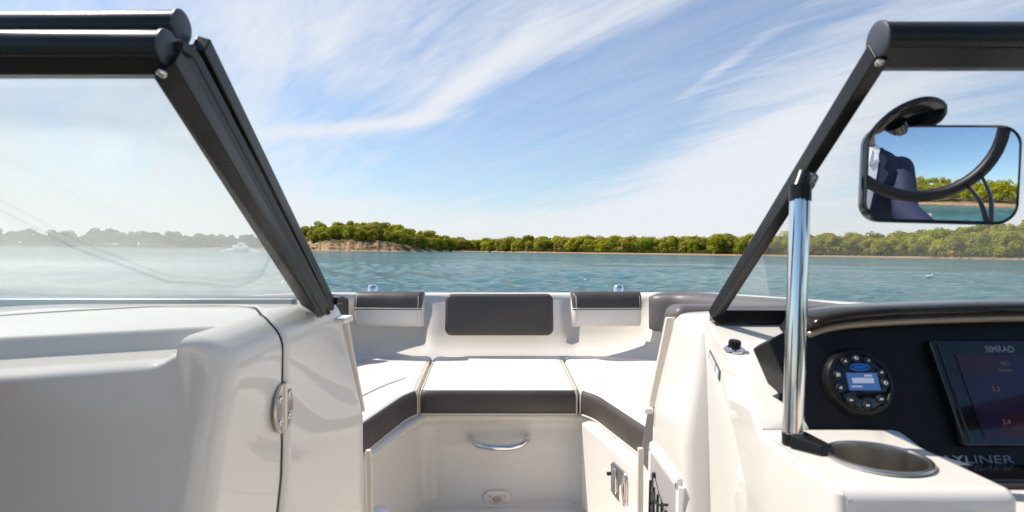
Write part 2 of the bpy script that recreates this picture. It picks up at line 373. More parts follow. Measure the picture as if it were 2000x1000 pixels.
# stainless hinge on the seam
mb = MB(); hc = Vector((xinL(.842,-.262)+.001, .842, P(560,795,.842).z)); hy = Vector((-.05,1,0)).normalized(); hx = Vector((1,.05,0)).normalized()
for sgn in (-1,1):
    ring = [hc+hy*(sgn*.002)] ; pl = []
    for k in range(13):
        a = math.radians(-90+180*k/12); pl.append(hc+hy*(sgn*(.003+.034*math.cos(a)))+Z*(.037*math.sin(a)))
    pl += [hc+hy*(sgn*.003)+Z*.037, hc+hy*(sgn*.003)-Z*.037]
    pl = pl[:13]
    mb.prism([p for p in pl], [p+hx*.0045 for p in pl])
mb.tube([hc+hx*.004-Z*.036, hc+hx*.004+Z*.036], .0042, 10)
hinge = part(mb, 'hinge', M['steel'], door, label='oval stainless hinge on the door seam', bevel=.0012)
for sy, sz in ((-.019,.017),(-.019,-.017),(.019,.017),(.019,-.017)):
    mb = MB(); mb.lathe([(.0062,.004),(.0062,.0060),(.0040,.0066),(.0036,.005),(0,.005)], hc+hy*sy+Z*sz, hx, 12); part(mb, 'hinge_screw', M['chrome'], door)
# ---- starboard console
def yend(z): return .978+(z+.12)*.19
def xf_(z): return .332-.24*clamp(-.12-z, 0, .19)-.012*clamp((-.31-z)/.5)
mb = MB(); rows = []
zz = [lerp(-.935,-.145,k/18) for k in range(19)]
def fwdrow(z, xo=0., zo=0.):
    r = []
    ye = yend(z); R_ = .022
    r.append(Vector((xf_(z)+.06+xo, ye-.002, z+zo))); r.append(Vector((xf_(z)+.03+xo, ye-.002, z+zo)))
    for k in range(7):
        a = math.radians(90*k/6); r.append(Vector((xf_(z)+R_*(1-math.sin(a))+xo, ye+R_*(1-math.cos(a)), z+zo)))
    for k in range(1, 9): r.append(Vector((xf_(z)+xo, lerp(ye+R_, 1.14, k/8), z+zo)))
    r.append(Vector((xf_(z)+.012+xo, 1.152, z+zo))); r.append(Vector((xf_(z)+.5+xo, 1.155, z+zo)))
    return r
for z in zz: rows.append(fwdrow(z))
for k in range(1, 8):
    a = math.radians(90*k/7); rows.append(fwdrow(-.145, .03*(1-math.cos(a)), .03*math.sin(a)))
top = rows[-1]
rows.append([Vector((max(p.x,.40) if i else .42, p.y, -.113)) for i, p in enumerate(top)]); rows.append([Vector((1.3, p.y, -.113)) for p in top])
mb.grid(rows); consR = part(mb, 'starboard_console', M['gel'], angle=75)
flange('jamb_flange', [P(1302,620,1.15), P(1286,700,1.15), P(1266,796,1.15)], consR, .02)
flange('jamb_flange', [P(1247,876,1.16), P(1246,940,1.16), P(1245,1080,1.16)], consR, .012)
mb = MB(); mb.obox(P(1262,800,1.15)+Vector((.004,0,0)), (.009,0,0), (0,.012,0), (0,0,.006)); part(mb, 'jamb_cap', M['plastic'], consR, bevel=.003)
# aft part: helm side with the sloping knob panel and the shelf
def zr(y): return interp(y, [(.478,-.2),(.645,-.2),(.66,-.189),(.70,-.168),(.82,-.137),(.985,-.115),(1.1,-.115)])
def xr(y): return interp(y, [(.478,.278),(.62,.277),(.965,.335),(1.1,.337)])
def xb(y): return interp(y, [(.478,.29),(.62,.292),(.83,.312),(1.1,.33)])
mb = MB(); rows = []
yl = [lerp(.490,.985,k/44) for k in range(45)]
def aftprof(y, sh=0.):
    r = []; z0 = zr(y); rr = .006
    for k in range(10): z = lerp(-.935, z0-rr, k/9); r.append(Vector((lerp(xb(y), xr(y), k/9)+sh, y, z)))
    for k in range(1, 7):
        a = math.radians(90*k/6); r.append(Vector((xr(y)+rr*(1-math.cos(a))+sh*(1-k/6), y, z0-rr+rr*math.sin(a)-sh*(k/6))))
    return r
for k in range(6):
    a = math.radians(90*k/5); q = aftprof(.490, .012*(1-math.sin(a)))
    rows.append([Vector((p.x, .478+.012*(1-math.cos(a)), p.z)) for p in q])
rows += [aftprof(y) for y in yl]
mb.grid(rows)
# top of the sloping panel, rising a little to the dash side
rows2 = []
for y in yl:
    if y < .64: continue
    z0 = zr(y); e = sstep(.64,.70,y)
    bx = interp(y, [(.64,.338),(.658,.338),(.679,.327),(.6956,.3145),(.72,.325),(.78,.35),(.9,.42)])
    if y < .702: r = [Vector((xr(y)+.006, y, z0)), Vector((lerp(xr(y), bx, .6), y, z0)), Vector((bx-.006, y, z0)), Vector((bx-.001, y, z0+.001)), Vector((bx+.003, y, z0)), Vector((bx+.004, y+.01, z0-.03)), Vector((bx+.004, y+.01, z0-.06)), Vector((bx+.004, y+.01, z0-.07))]
    else: r = [Vector((xr(y)+.006, y, z0)), Vector((lerp(xr(y), bx, .6), y, z0)), Vector((bx-.005, y, z0)), Vector((bx+.004, y, z0)), Vector((bx+.024, y, z0)), Vector((bx+.06, y, z0)), Vector((.62, y, z0)), Vector((1.30, y, z0))]
    rows2.append(r)
rows2.insert(0, [Vector((p.x, p.y, -.2)) for p in rows2[0]])
mb.grid(rows2)
# shelf top round the cup holder
CUP = Vector((.359,.553,-.2)); CR = .0430
X0, X1, Y0_, Y1_ = .284, .424, .490, rows2[0][0].y
ring0 = []; ring1 = []
angs = [2*math.pi*j/64 for j in range(64)]
for a0 in [math.atan2(y-CUP.y, x-CUP.x) for x in (X0,X1) for y in (Y0_,Y1_)]:
    k = min(range(64), key=lambda i: abs((angs[i]-a0+math.pi) % (2*math.pi)-math.pi)); angs[k] = a0 % (2*math.pi)
for a in angs:
    c_, s_ = math.cos(a), math.sin(a); ts = []
    if c_ > 1e-6: ts.append((X1-CUP.x)/c_)
    if c_ < -1e-6: ts.append((X0-CUP.x)/c_)
    if s_ > 1e-6: ts.append((Y1_-CUP.y)/s_)
    if s_ < -1e-6: ts.append((Y0_-CUP.y)/s_)
    t = min(ts); ring1.append(CUP+Vector((c_*t, s_*t, 0))); ring0.append(CUP+Vector((c_*CR, s_*CR, 0)))
mb.grid([ring0, ring1], closed=True)
# rounded aft edge and right edge, aft face
def edge(y, z, x0, x1): return [Vector((lerp(x0, x1, k/8), y, z)) for k in range(9)]
er = [edge(.490-.012*math.sin(math.radians(a)), -.2-.012*(1-math.cos(math.radians(a))), .284, .424) for a in range(0, 91, 15)]
er += [edge(.4785, -.26, .284, .424), edge(.50, -.5, .284, .424)]
mb.grid(er)
sr = [[Vector((.424+.010*math.sin(math.radians(a)), y, -.2-.010*(1-math.cos(math.radians(a))))) for y in (.490,.56,.60,Y1_)] for a in range(0, 91, 15)]+[[Vector((.436, y, -.6)) for y in (.490,.56,.60,Y1_)]]
mb.grid(sr)
cr = [[Vector((.424+.010*math.sin(math.radians(a))*math.cos(math.radians(b)), .490-.012*math.sin(math.radians(a))*math.sin(math.radians(b)), -.2-lerp(.010,.012,b/90)*(1-math.cos(math.radians(a))))) for b in range(0,91,15)] for a in range(0,91,15)]
cr.append([Vector((.424+.011*math.cos(math.radians(b)), .490-.012*math.sin(math.radians(b)), -.6)) for b in range(0,91,15)]); mb.grid(cr)
part(mb, 'helm_side', M['gel'], consR, angle=60)
# cup holder
mb = MB(); mb.lathe([(.0455,.0005),(.0465,.0022),(.0457,.0040),(.0432,.0045),(.0412,.0030),(.0405,-.003),(.0398,-.070),(.034,-.075),(0,-.075)], CUP, (0,0,1), 72)
part(mb, 'cup_holder', M['cup'], label='round stainless cup holder sunk in the helm shelf')
# decal, light knob
def helmpt(px, py):   # on the knob panel
    u = (px-1000)/F; v = (500-py)/F; y = .8
    for _ in range(30): y = lerp(y, zr(y)/v, .4)
    return Vector((u*y, y, v*y))
k0 = helmpt(1434,684); kn = Vector((0,-.19,1)).normalized()
mb = MB(); mb.lathe([(.0150,0),(.0150,.002),(.012,.004),(.0095,.005)], k0, kn, 32, cap1=True); knob = part(mb, 'panel_knob', M['chrome'], label='round panel socket with a black cap and chrome ring')
mb = MB(); mb.lathe([(.0088,.004),(.0088,.0125),(.008,.0145),(.006,.015)], k0, kn, 24, cap1=True); part(mb, 'knob_cap', M['dash'], knob, bevel=0)
def facept(y, z): t = (z+.935)/(zr(y)-.009+.935); return Vector((lerp(xb(y), xr(y), t)-.0012, y, z))
dy0, dy1 = .93, .855
mb = MB(); DQ = [(.937,-.156),(.852,-.1745),(.858,-.191),(.945,-.172)]; q = [facept(*d_) for d_ in DQ]
mb.prism(q, [p+Vector((.001,0,0)) for p in q]); dec = part(mb, 'warning_decal', M['decal'], consR, label='small black warning decal with white lines')
mb = MB()
for k in range(4):
    for (a, b) in ((.08,.62),(.68,.92)):
        bl_ = lambda s_, t_: facept(lerp(lerp(DQ[0][0],DQ[1][0],s_),lerp(DQ[3][0],DQ[2][0],s_),t_), lerp(lerp(DQ[0][1],DQ[1][1],s_),lerp(DQ[3][1],DQ[2][1],s_),t_)); t0 = .16+k*.2; t1 = t0+.09
        pq = [bl_(a,t0), bl_(b,t0), bl_(b,t1), bl_(a,t1)]
        mb.prism([p-Vector((.0012,0,0)) for p in pq], [p for p in pq])
part(mb, 'decal_print', M['print'], dec)
# map pocket with cord net
def pk(y, z, o=0.): return Vector((xf_(z)-.002-o, y, z))
mb = MB(); ya, yb, zt, zb = 1.135, .945, -.385, -.80
for (a, b) in (((ya,zt),(yb,zt)), ((yb,zt),(yb,zb)), ((yb,zb),(ya,zb)), ((ya,zb),(ya,zt))):
    p0, p1 = pk(*a), pk(*b); mb.tube([p0, lerp(p0,p1,.5), p1], .0125, 8, flat=((1,0,0), .55))
pocket = part(mb, 'map_pocket', M['plastic'], consR, label='framed map pocket with a black cord net', bevel=0)
mb = MB(); q = [pk(ya,zt,-.001), pk(yb,zt,-.001), pk(yb,zb,-.001), pk(ya,zb,-.001)]; mb.prism(q, [p-Vector((.0015,0,0)) for p in q]); part(mb, 'pocket_liner', M['inner'], pocket)
mb = MB()
random.seed(3)
for k in range(6):
    s0 = pk(1.105, -.430-.036*k, .006); e0 = pk(.962, -.425-.045*k, .016)
    mb.tube(smooth_path([s0, lerp(s0,e0,.35)+Vector((-.008,0,-.014)), lerp(s0,e0,.7)+Vector((-.010,0,-.016)), e0], 5), .0024, 6); mb.lathe([(.0055,0),(.0055,.006),(0,.008)], s0+Vector((.006,0,0)), (-1,0,0), 10)
for k in range(5):
    s0 = pk(1.085-.028*k, -.432-.002*k, .015); mb.tube(smooth_path([s0, s0+Vector((-.003,-.006,-.06)), s0+Vector((-.002,.004,-.14)), s0+Vector((0,-.008,-.24))], 4), .0024, 6)
part(mb, 'cord_net', M['rubber'], pocket)
for (y, z) in ((ya,zt),(yb,zt)):
    mb = MB(); mb.lathe([(.0045,0),(.0045,.002),(0,.003)], pk(y,z,.0065), (-1,0,0), 10); part(mb, 'frame_screw', M['steel'], pocket)
# ================================================================ windscreen
def bar(mb, o0, i0, o1, i1, th, mi=0):
    """flat bar from end 0 to end 1, its aft face between the o and i edges, th the forward thickness vector"""
    o0, i0, o1, i1, th = map(Vector, (o0, i0, o1, i1, th)); mb.hexa([o0, i0, i0+th, o0+th, o1, i1, i1+th, o1+th], mi)
def drail(mb, x0, x1, y, z, r, zbot, y2=None, z2=None):
    """extrusion: round upper part and a flange below"""
    n = 22; prof = []
    for k in range(n+1):
        a = math.radians(-40+260*k/n); prof.append((math.cos(a)*r*.92, math.sin(a)*r))
    prof = prof+[(-.006, -r*.6), (-.006+(z-r*.75-zbot)*1.47, zbot-z), (.006+(z-r*.75-zbot)*1.47, zbot-z), (.008, -r*.6)]
    A = [Vector((x0, y+a, z+b)) for a, b in prof]; B = [Vector((x1, (y2 or y)+a, (z2 or z)+b)) for a, b in prof]
    mb.grid([A, B], closed=True); mb.add(A, [tuple(range(len(A)))]); mb.add(B, [tuple(range(len(B)))[::-1]])
def screw(mb, c, ax, r=.006, mi=0): mb.lathe([(r,0),(r*.95,.0015),(r*.6,.0025),(r*.45,.001),(0,.001)], c, ax, 14, mi)
TH = Vector((0,.56,.83))
# starboard side
wR = MB().box(.345,1.20,.955,.985,-.114,-.092)
ws = part(wR, 'windscreen', M['alu'], bevel=.002, label='black framed starboard half of the windscreen')
mb = MB(); drail(mb, .347, 1.15, .532, .204, .0165, .1815); part(mb, 'top_rail', M['alu'], ws, angle=30)
mb = MB(); mb.lathe([(.0172,0),(.0172,.002),(.0150,.0032)], (.347,.532,.2045), (-1,0,0), 28, cap1=True); part(mb, 'end_cap', M['cap'], ws)
mb = MB(); bar(mb, P(1711,112,.53), P(1739,118,.53), P(1388,627,.965), P(1406,627,.965), TH*.021); part(mb, 'centre_post', M['alu'], ws, bevel=.0015)
for q, ax_, r_ in ((P(1717,122,.528), (0,-.56,-.83), .0042), (P(1394,622,.961), (0,-.7,.3), .0062)): mb = MB(); screw(mb, q, ax_, r_); part(mb, 'frame_screw', M['steel'], ws)
g = [P(1728,131,.545), Vector((1.15,.545,.183)), Vector((1.2,.965,-.10)), P(1408,610,.965)]
mb = MB(); mb.prism(g, [p+TH*.005 for p in g]); part(mb, 'glass_pane', M['glass_r'], ws, smooth=False)
mb = MB(); mb.tube([Vector((1.15,.53,.2)), Vector((1.2,.97,-.10))], .014, 10); part(mb, 'outer_post', M['alu'], ws)
# port side: fixed half, and the centre panel folded back over it
wL = MB().box(-1.25,-.33,1.065,1.10,-.092,-.078)
wp = part(wL, 'windscreen', M['alu'], bevel=.002, label='black framed port half of the windscreen')
mb = MB(); drail(mb, -.327, -1.15, .555, .2255, .0160, .190, .575, .2255); part(mb, 'top_rail', M['alu'], wp, angle=30)
mb = MB(); mb.lathe([(.0166,0),(.0166,.002),(.0146,.0032)], (-.327,.555,.226), (1,0,0), 28, cap1=True); part(mb, 'end_cap', M['cap'], wp)
mb = MB(); bar(mb, P(372,92,.562), P(400,100,.562), P(633,610,1.06), P(652,606,1.06), TH*.020); part(mb, 'centre_post', M['alu'], wp, bevel=.0015)
g = [P(340,110,.585), Vector((-1.15,.595,.2)), Vector((-1.25,1.085,-.088)), P(600,592,1.085)]
mb = MB(); mb.prism(g, [p+TH*.005 for p in g]); part(mb, 'glass_pane', M['glass_l'], wp, smooth=False)
mb = MB(); drail(mb, -.309, -1.15, .503, .1855, .0155, .1645); fold = part(mb, 'folded_panel', M['alu'], boat, angle=30, label='hinged centre windscreen panel folded back over the port half')
mb = MB(); mb.lathe([(.0162,0),(.0162,.002),(.0142,.0032)], (-.309,.503,.186), (1,0,0), 28, cap1=True); part(mb, 'end_cap', M['cap'], fold)
mb = MB(); bar(mb, P(299,152,.498), P(341,122,.498), P(588,596,.985), P(629,622,.985), TH*.018); part(mb, 'panel_post', M['alu'], fold, bevel=.0015)
mb = MB(); bar(mb, P(346,112,.515), P(354,108,.515), P(630,618,1.0), P(636,616,1.0), TH*.014); bar(mb, P(340,124,.530), P(385,104,.565), P(620,622,1.0), P(642,612,1.03), TH*.004); bar(mb, P(360,103,.535), P(372,99,.535), P(634,612,1.02), P(642,608,1.02), TH*.012); part(mb, 'hinge_strip', M['rubber'], fold, bevel=.001)
mb = MB(); mb.tube([P(376,96,.545), P(500,325,.73), P(585,510,.925)], .0042, 8); mb.tube([P(590,520,.93), P(641,612,1.02)], .0042, 8); part(mb, 'hinge_rod', M['gloss'], fold)
mb = MB(); screw(mb, P(316,143,.4965), (0,-.56,-.83), .0045); part(mb, 'frame_screw', M['steel'], fold)
mb = MB(); mb.tube(smooth_path([P(335,84,.52), P(352,86,.53), P(368,94,.54), P(380,108,.55)], 4), .004, 8); mb.obox(P(345,98,.52), (.012,0,0), (0,.01,0), (0,0,.004)); part(mb, 'hinge_knuckle', M['rubber'], fold)
g = [P(322,149,.516), Vector((-1.15,.516,.1655)), Vector((-1.25,1.0,-.078)), P(600,592,1.0)]
mb = MB(); mb.prism(g, [p+TH*.005 for p in g]); part(mb, 'glass_pane', M['glass_l'], fold, smooth=False)
mb = MB(); mb.box(-1.25,-.385,.985,1.01,-.090,-.0755); part(mb, 'panel_foot', M['silver'], fold, bevel=.001)
# ---- stainless support tube between the helm shelf and the screen post
tb0, tb1 = P(1549,850,.597), P(1563,372,.618)
mb = MB(); mb.tube([tb0, tb1], .0105, 28); st = part(mb, 'support_tube', M['chrome'], label='polished stainless tube propping the windscreen post')
mb = MB(); mb.tube([tb0-Vector((0,0,.0115)), tb0+Vector((0,0,.004))], .0112, 20); mb.hexa([Vector(q) for q in ((.287,.585,-.1995),(.308,.560,-.1995),(.326,.566,-.1995),(.312,.604,-.1995),(.290,.586,-.185),(.310,.563,-.190),(.323,.568,-.190),(.310,.602,-.185))]); ft = part(mb, 'tube_foot', M['alu'], st, bevel=.002)
mb = MB(); mb.tube([tb1-Vector((.0003,0,.012)), tb1+Vector((.0,0,.006))], .0115, 20); mb.tube([tb1, tb1+Vector((.004,.003,.014)), P(1576,360,.636), P(1585,345,.642)], [.0105,.0095,.0085,.0075], 14); part(mb, 'tube_clamp', M['alu'], st, bevel=0)
for q in (P(1586,344,.622), P(1577,359,.618)): mb = MB(); screw(mb, q, (-.2,-.9,-.1), .0036); part(mb, 'clamp_screw', M['steel'], st)
# ---- rear-view mirror
mn = Vector((-.165,-.986,-.0157)).normalized(); mc = P(1838,340,.56)
e1 = Vector((.986,-.165,0)).normalized(); e2 = mn.cross(e1)*-1
if e2.z < 0: e2 = -e2
roll = math.radians(-2.2); e1, e2 = e1*math.cos(roll)+e2*math.sin(roll), e2*math.cos(roll)-e1*math.sin(roll)
def mring(w, h, r, dep): return [p for p in rrect(mc+mn*-dep, e1, e2, w, h, r, 8)]
mb = MB(); mb.grid([mring(.0665,.0455,.017,.0025), mring(.0672,.0462,.018,-.0005), mring(.0690,.0480,.019,-.001), mring(.0700,.0490,.020,.001), mring(.0700,.0490,.020,.012), mring(.062,.042,.018,.020), mring(.03,.02,.012,.024)], closed=True)
mb.prism(mring(.03,.02,.012,.0238), mring(.03,.02,.012,.0242))
mi_ = part(mb, 'rear_view_mirror', M['gloss'], angle=50, label='wide black rear-view mirror reflecting the driver')
def even(q, n):      # closed ring resampled to n equal steps
    q = q+[q[0]]; d = [0.]
    for a, b in zip(q, q[1:]): d.append(d[-1]+(b-a).length)
    out = []; k = 0
    for i in range(n):
        t = d[-1]*i/n
        while d[k+1] < t: k += 1
        out.append(lerp(q[k], q[k+1], (t-d[k])/max(1e-9, d[k+1]-d[k])))
    return out
MR = .75; mb = MB(); rows = []     # slightly convex glass
for k in range(30):
    f = 1-k/30; q = rrect(mc, e1, e2, .0668*f, .0458*f, .0175*f, 14); sag = lambda p: ((p-mc).dot(e1)**2+(p-mc).dot(e2)**2)/(2*MR)
    q = even(q, 180); rows.append([p+mn*(.0045-.0005-sag(p)) for p in q])
mb.grid(rows, closed=True); mb.add(rows[-1], [tuple(range(len(q)))]); mg = part(mb, 'mirror_glass', M['mirror'], mi_, angle=180)
ac = P(1768,233,.574); au = (P(1845,216,.572)-P(1690,266,.582)).normalized(); an = TH.normalized(); an = (an-au*an.dot(au)).normalized(); aw = au.cross(an)
rows = []
for k in range(17):
    t = -1+2*k/16; rr_ = math.sqrt(max(1e-4, 1-abs(t)**2.4)); bend = an*0+aw*0+Vector((0,0,-.010))*(t-.1)**2
    rows.append([ac+au*(.0415*t)+bend+an*(.008*rr_*math.cos(w))+aw*(.0255*rr_*math.sin(w)) for w in [2*math.pi*j/24 for j in range(24)]])
mb = MB(); mb.grid(rows, closed=True); mb.add(rows[0], [tuple(range(24))[::-1]]); mb.add(rows[-1], [tuple(range(24))]); mb.tube([P(1745,240,.566), P(1765,290,.585), P(1780,335,.588)], .011, 12)
part(mb, 'mirror_arm', M['gloss'], mi_, angle=80)
# ---- dash
def D(px, py, o=0.):   # point on the dash face
    v = (500-py)/F; y = .736/(1-.38*v); p = Vector(((px-1000)/F*y, y, v*y)); return p+DN*o
DN = Vector((0,-.935,.355)); DX = Vector((1,0,0)); DU = Vector((0,.355,.935))
ol = [D(1497,668), D(1510,659), D(1532,648), D(1575,641), D(1700,633), D(2060,622), D(2400,622), D(2400,925), D(2060,921), D(1905,914), D(1880,908), D(1795,884), D(1765,858), D(1745,845), D(1730,842), D(1566,842), D(1548,800), D(1530,742)]
ol = [p+DN*.006 for p in ol]
mb = MB(); mb.prism(ol, [p-DN*.05 for p in ol]); dash = part(mb, 'dashboard', M['dash'], bevel=.002, label='black instrument panel with stereo and chart display')
# trim lip below the panel
mb = MB(); lp = [D(1562,842), D(1732,842), D(1748,846), D(1768,860), D(1800,885), D(1884,908), D(1910,915), D(2400,925)]
rows = [[p+DN*a+DU*b for p in lp] for a, b in ((.0085,.0005),(.0085,-.003),(.016,-.008),(.016,-.05))]; mb.grid(rows); part(mb, 'panel_trim', M['silver'], dash, angle=60)
# hood over the panel
mb = MB(); hpth = smooth_path([P(1569,650,.705), P(1586,635,.690), P(1625,622,.685), P(1700,613,.68), P(1850,606,.68), P(2050,602,.68), P(2500,600,.70)], 8)
rows = []
for a in range(0, 360, 18):
    ca, sa = math.cos(math.radians(a)), math.sin(math.radians(a)); sg = lambda v, e: math.copysign(abs(v)**e, v)
    rows.append([p+Vector((0, .034*sg(ca,.8)+.028, .0085*sg(sa,.7)*(.35+.65*sstep(0,12,i)))) for i, p in enumerate(hpth)])
rows.append(rows[0]); mb.grid(rows); mb.add([r[0] for r in rows[:-1]], [tuple(range(len(rows)-1))]); hood = part(mb, 'dash_hood', M['hood'], dash, angle=80)
mb = MB(); pth = [p+Vector((0,.004,-.0118)) for p in hpth]; mb.tube(pth[3:], .0046, 10); part(mb, 'hood_edge', pbr('tan_reflection_edge', (.34,.25,.17), .3, metal=.3), dash)  # hood lip; its tan also paints in the hood's warm reflection
# hood seat: fills between hood and deck
mb = MB(); mb.hexa([Vector(q) for q in ((.40,.72,-.2),(1.25,.72,-.2),(1.25,.95,-.2),(.42,.95,-.2),(.40,.72,-.112),(1.25,.72,-.092),(1.25,.95,-.118),(.45,.95,-.118))]); part(mb, 'dash_top', M['dash'], dash, bevel=.004)
# console under the dash to starboard
mb = MB(); mb.box(.436,1.28,.585,.70,-.40,-.262); mb.box(.437,1.28,.44,.583,-.95,-.238); part(mb, 'dash_shelf', M['gel'], consR, bevel=.012, seg=3)
mb = MB(); mb.box(.44,1.25,.592,.64,-.252,-.236); part(mb, 'shelf_rail', M['gloss'], dash, bevel=.004)
# ---- stereo
sc_ = D(1667,749,.006); R_ = .0365
mb = MB(); mb.lathe([(R_+.004,0),(R_+.004,.005),(R_+.001,.010),(R_-.003,.011),(R_-.0045,.008)], sc_, DN, 56, u=DX); st_ = part(mb, 'stereo', M['alu'], dash, label='round marine stereo with a blue lit display')
mb = MB(); mb.lathe([(R_-.004,.0082),(R_-.008,.0095),(0,.0098)], sc_, DN, 48, u=DX); part(mb, 'stereo_face', M['gloss'], st_)
def SP(x, y, o=.0102): return sc_+DX*(x*.9)+DU*(y*.9)+DN*o
def card(mb, x, y, w, h, o=.0102, t=.0006, r=None):
    c0 = SP(x, y, o)
    if r: a = rrect(c0, DX, DU, w, h, r, 4); mb.prism(a, [p+DN*t for p in a])
    else: mb.obox(c0, DX*w, DU*h, DN*t)
mb = MB(); card(mb, .0025, .000, .0180, .0100); part(mb, 'stereo_display', M['lcd'], st_, smooth=False)
mb = MB(); card(mb, .002, .0012, .0125, .0030, .0109); card(mb, .010, .0075, .0045, .0011, .0109); card(mb, -.008, -.0065, .006, .0008, .0109); part(mb, 'display_text', M['lcdtext'], st_, smooth=False)
mb = MB(); ring = [SP(.0125*math.cos(a)+.002, .0185+.0042*math.sin(a), .0105) for a in [2*math.pi*i/24 for i in range(24)]]; mb.tube(ring+[ring[0]], .0009, 6)
for k in range(6): card(mb, -.0048+k*.0027, .0185, .0009, .0018, .0105)
part(mb, 'badge', M['blue'], st_, smooth=False)
keyang = [122, 92, 62, 22, -4, -48, -88, -128, -178+14, 164]
for i, a in enumerate(keyang):
    r = .0275; x, y = r*math.cos(math.radians(a)), r*math.sin(math.radians(a))
    mb = MB(); mb.lathe([(.0052,.009),(.0052,.0112),(.0045,.0118),(0,.0118)], sc_+DX*x+DU*y, DN, 14); x, y = x/.9, y/.9; kb = part(mb, 'stereo_button', M['rubber'], st_)
    mb = MB()
    if i in (5, 6, 7):
        for s_ in (-1, 1):
            q = [SP(x+s_*.0012-.0012, y-.0015, .0119), SP(x+s_*.0012+.0014, y, .0119), SP(x+s_*.0012-.0012, y+.0015, .0119)]; mb.prism(q, [p+DN*.0004 for p in q])
    elif i == 9:
        for dx in (-.0012,.0012):
            for dy in (-.0012,.0012): card(mb, x+dx, y+dy, .0008, .0008, .0121)
    elif i in (1, 4):
        rg = [SP(x+.0019*math.cos(b), y+.0019*math.sin(b), .0121) for b in [2*math.pi*j/14 for j in range(15)]]; mb.tube(rg, .0005, 5)
    else:
        card(mb, x-.0006, y, .0008, .0008, .0121); q = [SP(x-.0006, y, .0119), SP(x+.0014, y-.0021, .0119), SP(x+.0014, y+.0021, .0119)]; mb.prism(q, [p+DN*.0004 for p in q])
    part(mb, 'button_icon', M['key'], st_, smooth=False)
# ---- lettering
def text(s, name, c, ex, ey, h, mat, parent, t=.0006, width=None, bold=0.):
    cu = bpy.data.curves.new(name, 'FONT'); cu.body = s; cu.size = 1; cu.extrude = .02; cu.offset = bold; cu.align_x = 'LEFT'
    o = bpy.data.objects.new(name, cu); COL.objects.link(o)
    dg = bpy.context.evaluated_depsgraph_get(); dg.update(); me = bpy.data.meshes.new_from_object(o.evaluated_get(dg))
    bpy.data.objects.remove(o); co = np.array([v.co for v in me.vertices]); lo, hi = co.min(0), co.max(0)
    sy = h/(hi[1]-lo[1]); sx = (width/(hi[0]-lo[0])) if width else sy
    mb = MB(); n = Vector(ex).cross(Vector(ey))
    vs = [Vector(c)+Vector(ex)*((v[0]-lo[0])*sx)+Vector(ey)*((v[1]-lo[1])*sy)+n*((v[2]-lo[2])/(hi[2]-lo[2])*t) for v in co]
    mb.add(vs, [tuple(p.vertices) for p in me.polygons]); bpy.data.meshes.remove(me)
    return part(mb, name, mat, parent, smooth=False, weld=False)
# ---- chart display
tl, bl = D(1803,675,.0065), D(1868,868,.0065)
X = lambda f, g, o=0.: Vector((lerp(tl.x, bl.x, g)+f, lerp(tl.y, bl.y, g), lerp(tl.z, bl.z, g)))+DN*o   # f metres to starboard, g 0 top 1 bottom
Wd = .30
bz = [X(-.004,-.03), X(Wd,-.03), X(Wd,1.03), X(-.004,1.03)]
mb = MB(); mb.prism(bz, [p+DN*.012 for p in bz]); cp = part(mb, 'chart_display', M['gloss'], dash, bevel=.003, label='black chart plotter with a dark screen')
q = [X(.020,.13,.0125), X(Wd-.02,.13,.0125), X(Wd-.02,.95,.0125), X(.020,.95,.0125)]
mb = MB(); mb.prism(q, [p+DN*.0006 for p in q]); part(mb, 'display_screen', M['plot'], cp, smooth=False)
mb = MB(); rim = [X(.004,.0,.0125), X(Wd,.0,.0125)]; mb.tube([X(.003,.01,.0125), X(.003,.99,.0125)], .0012, 6); part(mb, 'bezel_edge', M['alu'], cp)
text('SIMRAD', 'maker_lettering', X(.058,.105,.0124), DX, DU, .0078, M['logo'], cp, width=.034, bold=.02)
for s_, f, g, h in (('N.1', .070,.24,.0045), ('Current', .064,.30,.0032), ('5.3', .048,.50,.0055), ('3.4', .046,.82,.0055), ('N', .098,.60,.0035)):
    text(s_, 'display_digits', X(f,g,.0135), DX, DU, h, M['amber'], cp)
mb = MB()
for k in range(7):
    a = math.radians(200-k*24); c_ = X(.118,.60,.0136); mb.obox(c_+DX*(.026*math.cos(a))+DU*(.026*math.sin(a)), (DX*math.cos(a)+DU*math.sin(a))*.0022, (DU*math.cos(a)-DX*math.sin(a))*.0005, DN*.0003)
part(mb, 'gauge_ticks', M['amber'], cp, smooth=False)
text('BAYLINER', 'maker_lettering', D(1812,905,.0068), DX, DU, .0085, M['logo'], dash, width=.094, bold=.01)
# ---- steering wheel, helm seat (seen in the mirror)
wc = Vector((.535,.08,.285)); wn = Vector((0,-.95,.31)).normalized(); wu = Vector((0,.31,.95)).normalized(); WR = .235; hub = Vector((.635,.25,-.04))
mb = MB(); rg = [wc+(DX*math.cos(a)+wu*math.sin(a))*WR for a in [2*math.pi*i/48 for i in range(49)]]; mb.tube(rg, .019, 16, caps=False)
sw = part(mb, 'steering_wheel', M['rubber'], label='black two-spoke steering wheel at the helm')
for a in (-43, -56):
    a = math.radians(a); d_ = DX*math.cos(a)+wu*math.sin(a)
    mb = MB(); mb.tube(smooth_path([wc+d_*WR, lerp(wc+d_*WR, hub, .5)+Vector((.008,.01,.01)), hub], 5), .009, 10, flat=(wn, .5)); part(mb, 'wheel_spoke', M['alu'], sw)
mb = MB(); mb.lathe([(0,.03),(.025,.028),(.034,.012),(.030,-.02),(.02,-.03)], hub, wn, 24); mb.tube([hub, Vector((.70,.69,-.17))], .018, 14); part(mb, 'wheel_hub', M['rubber'], sw)
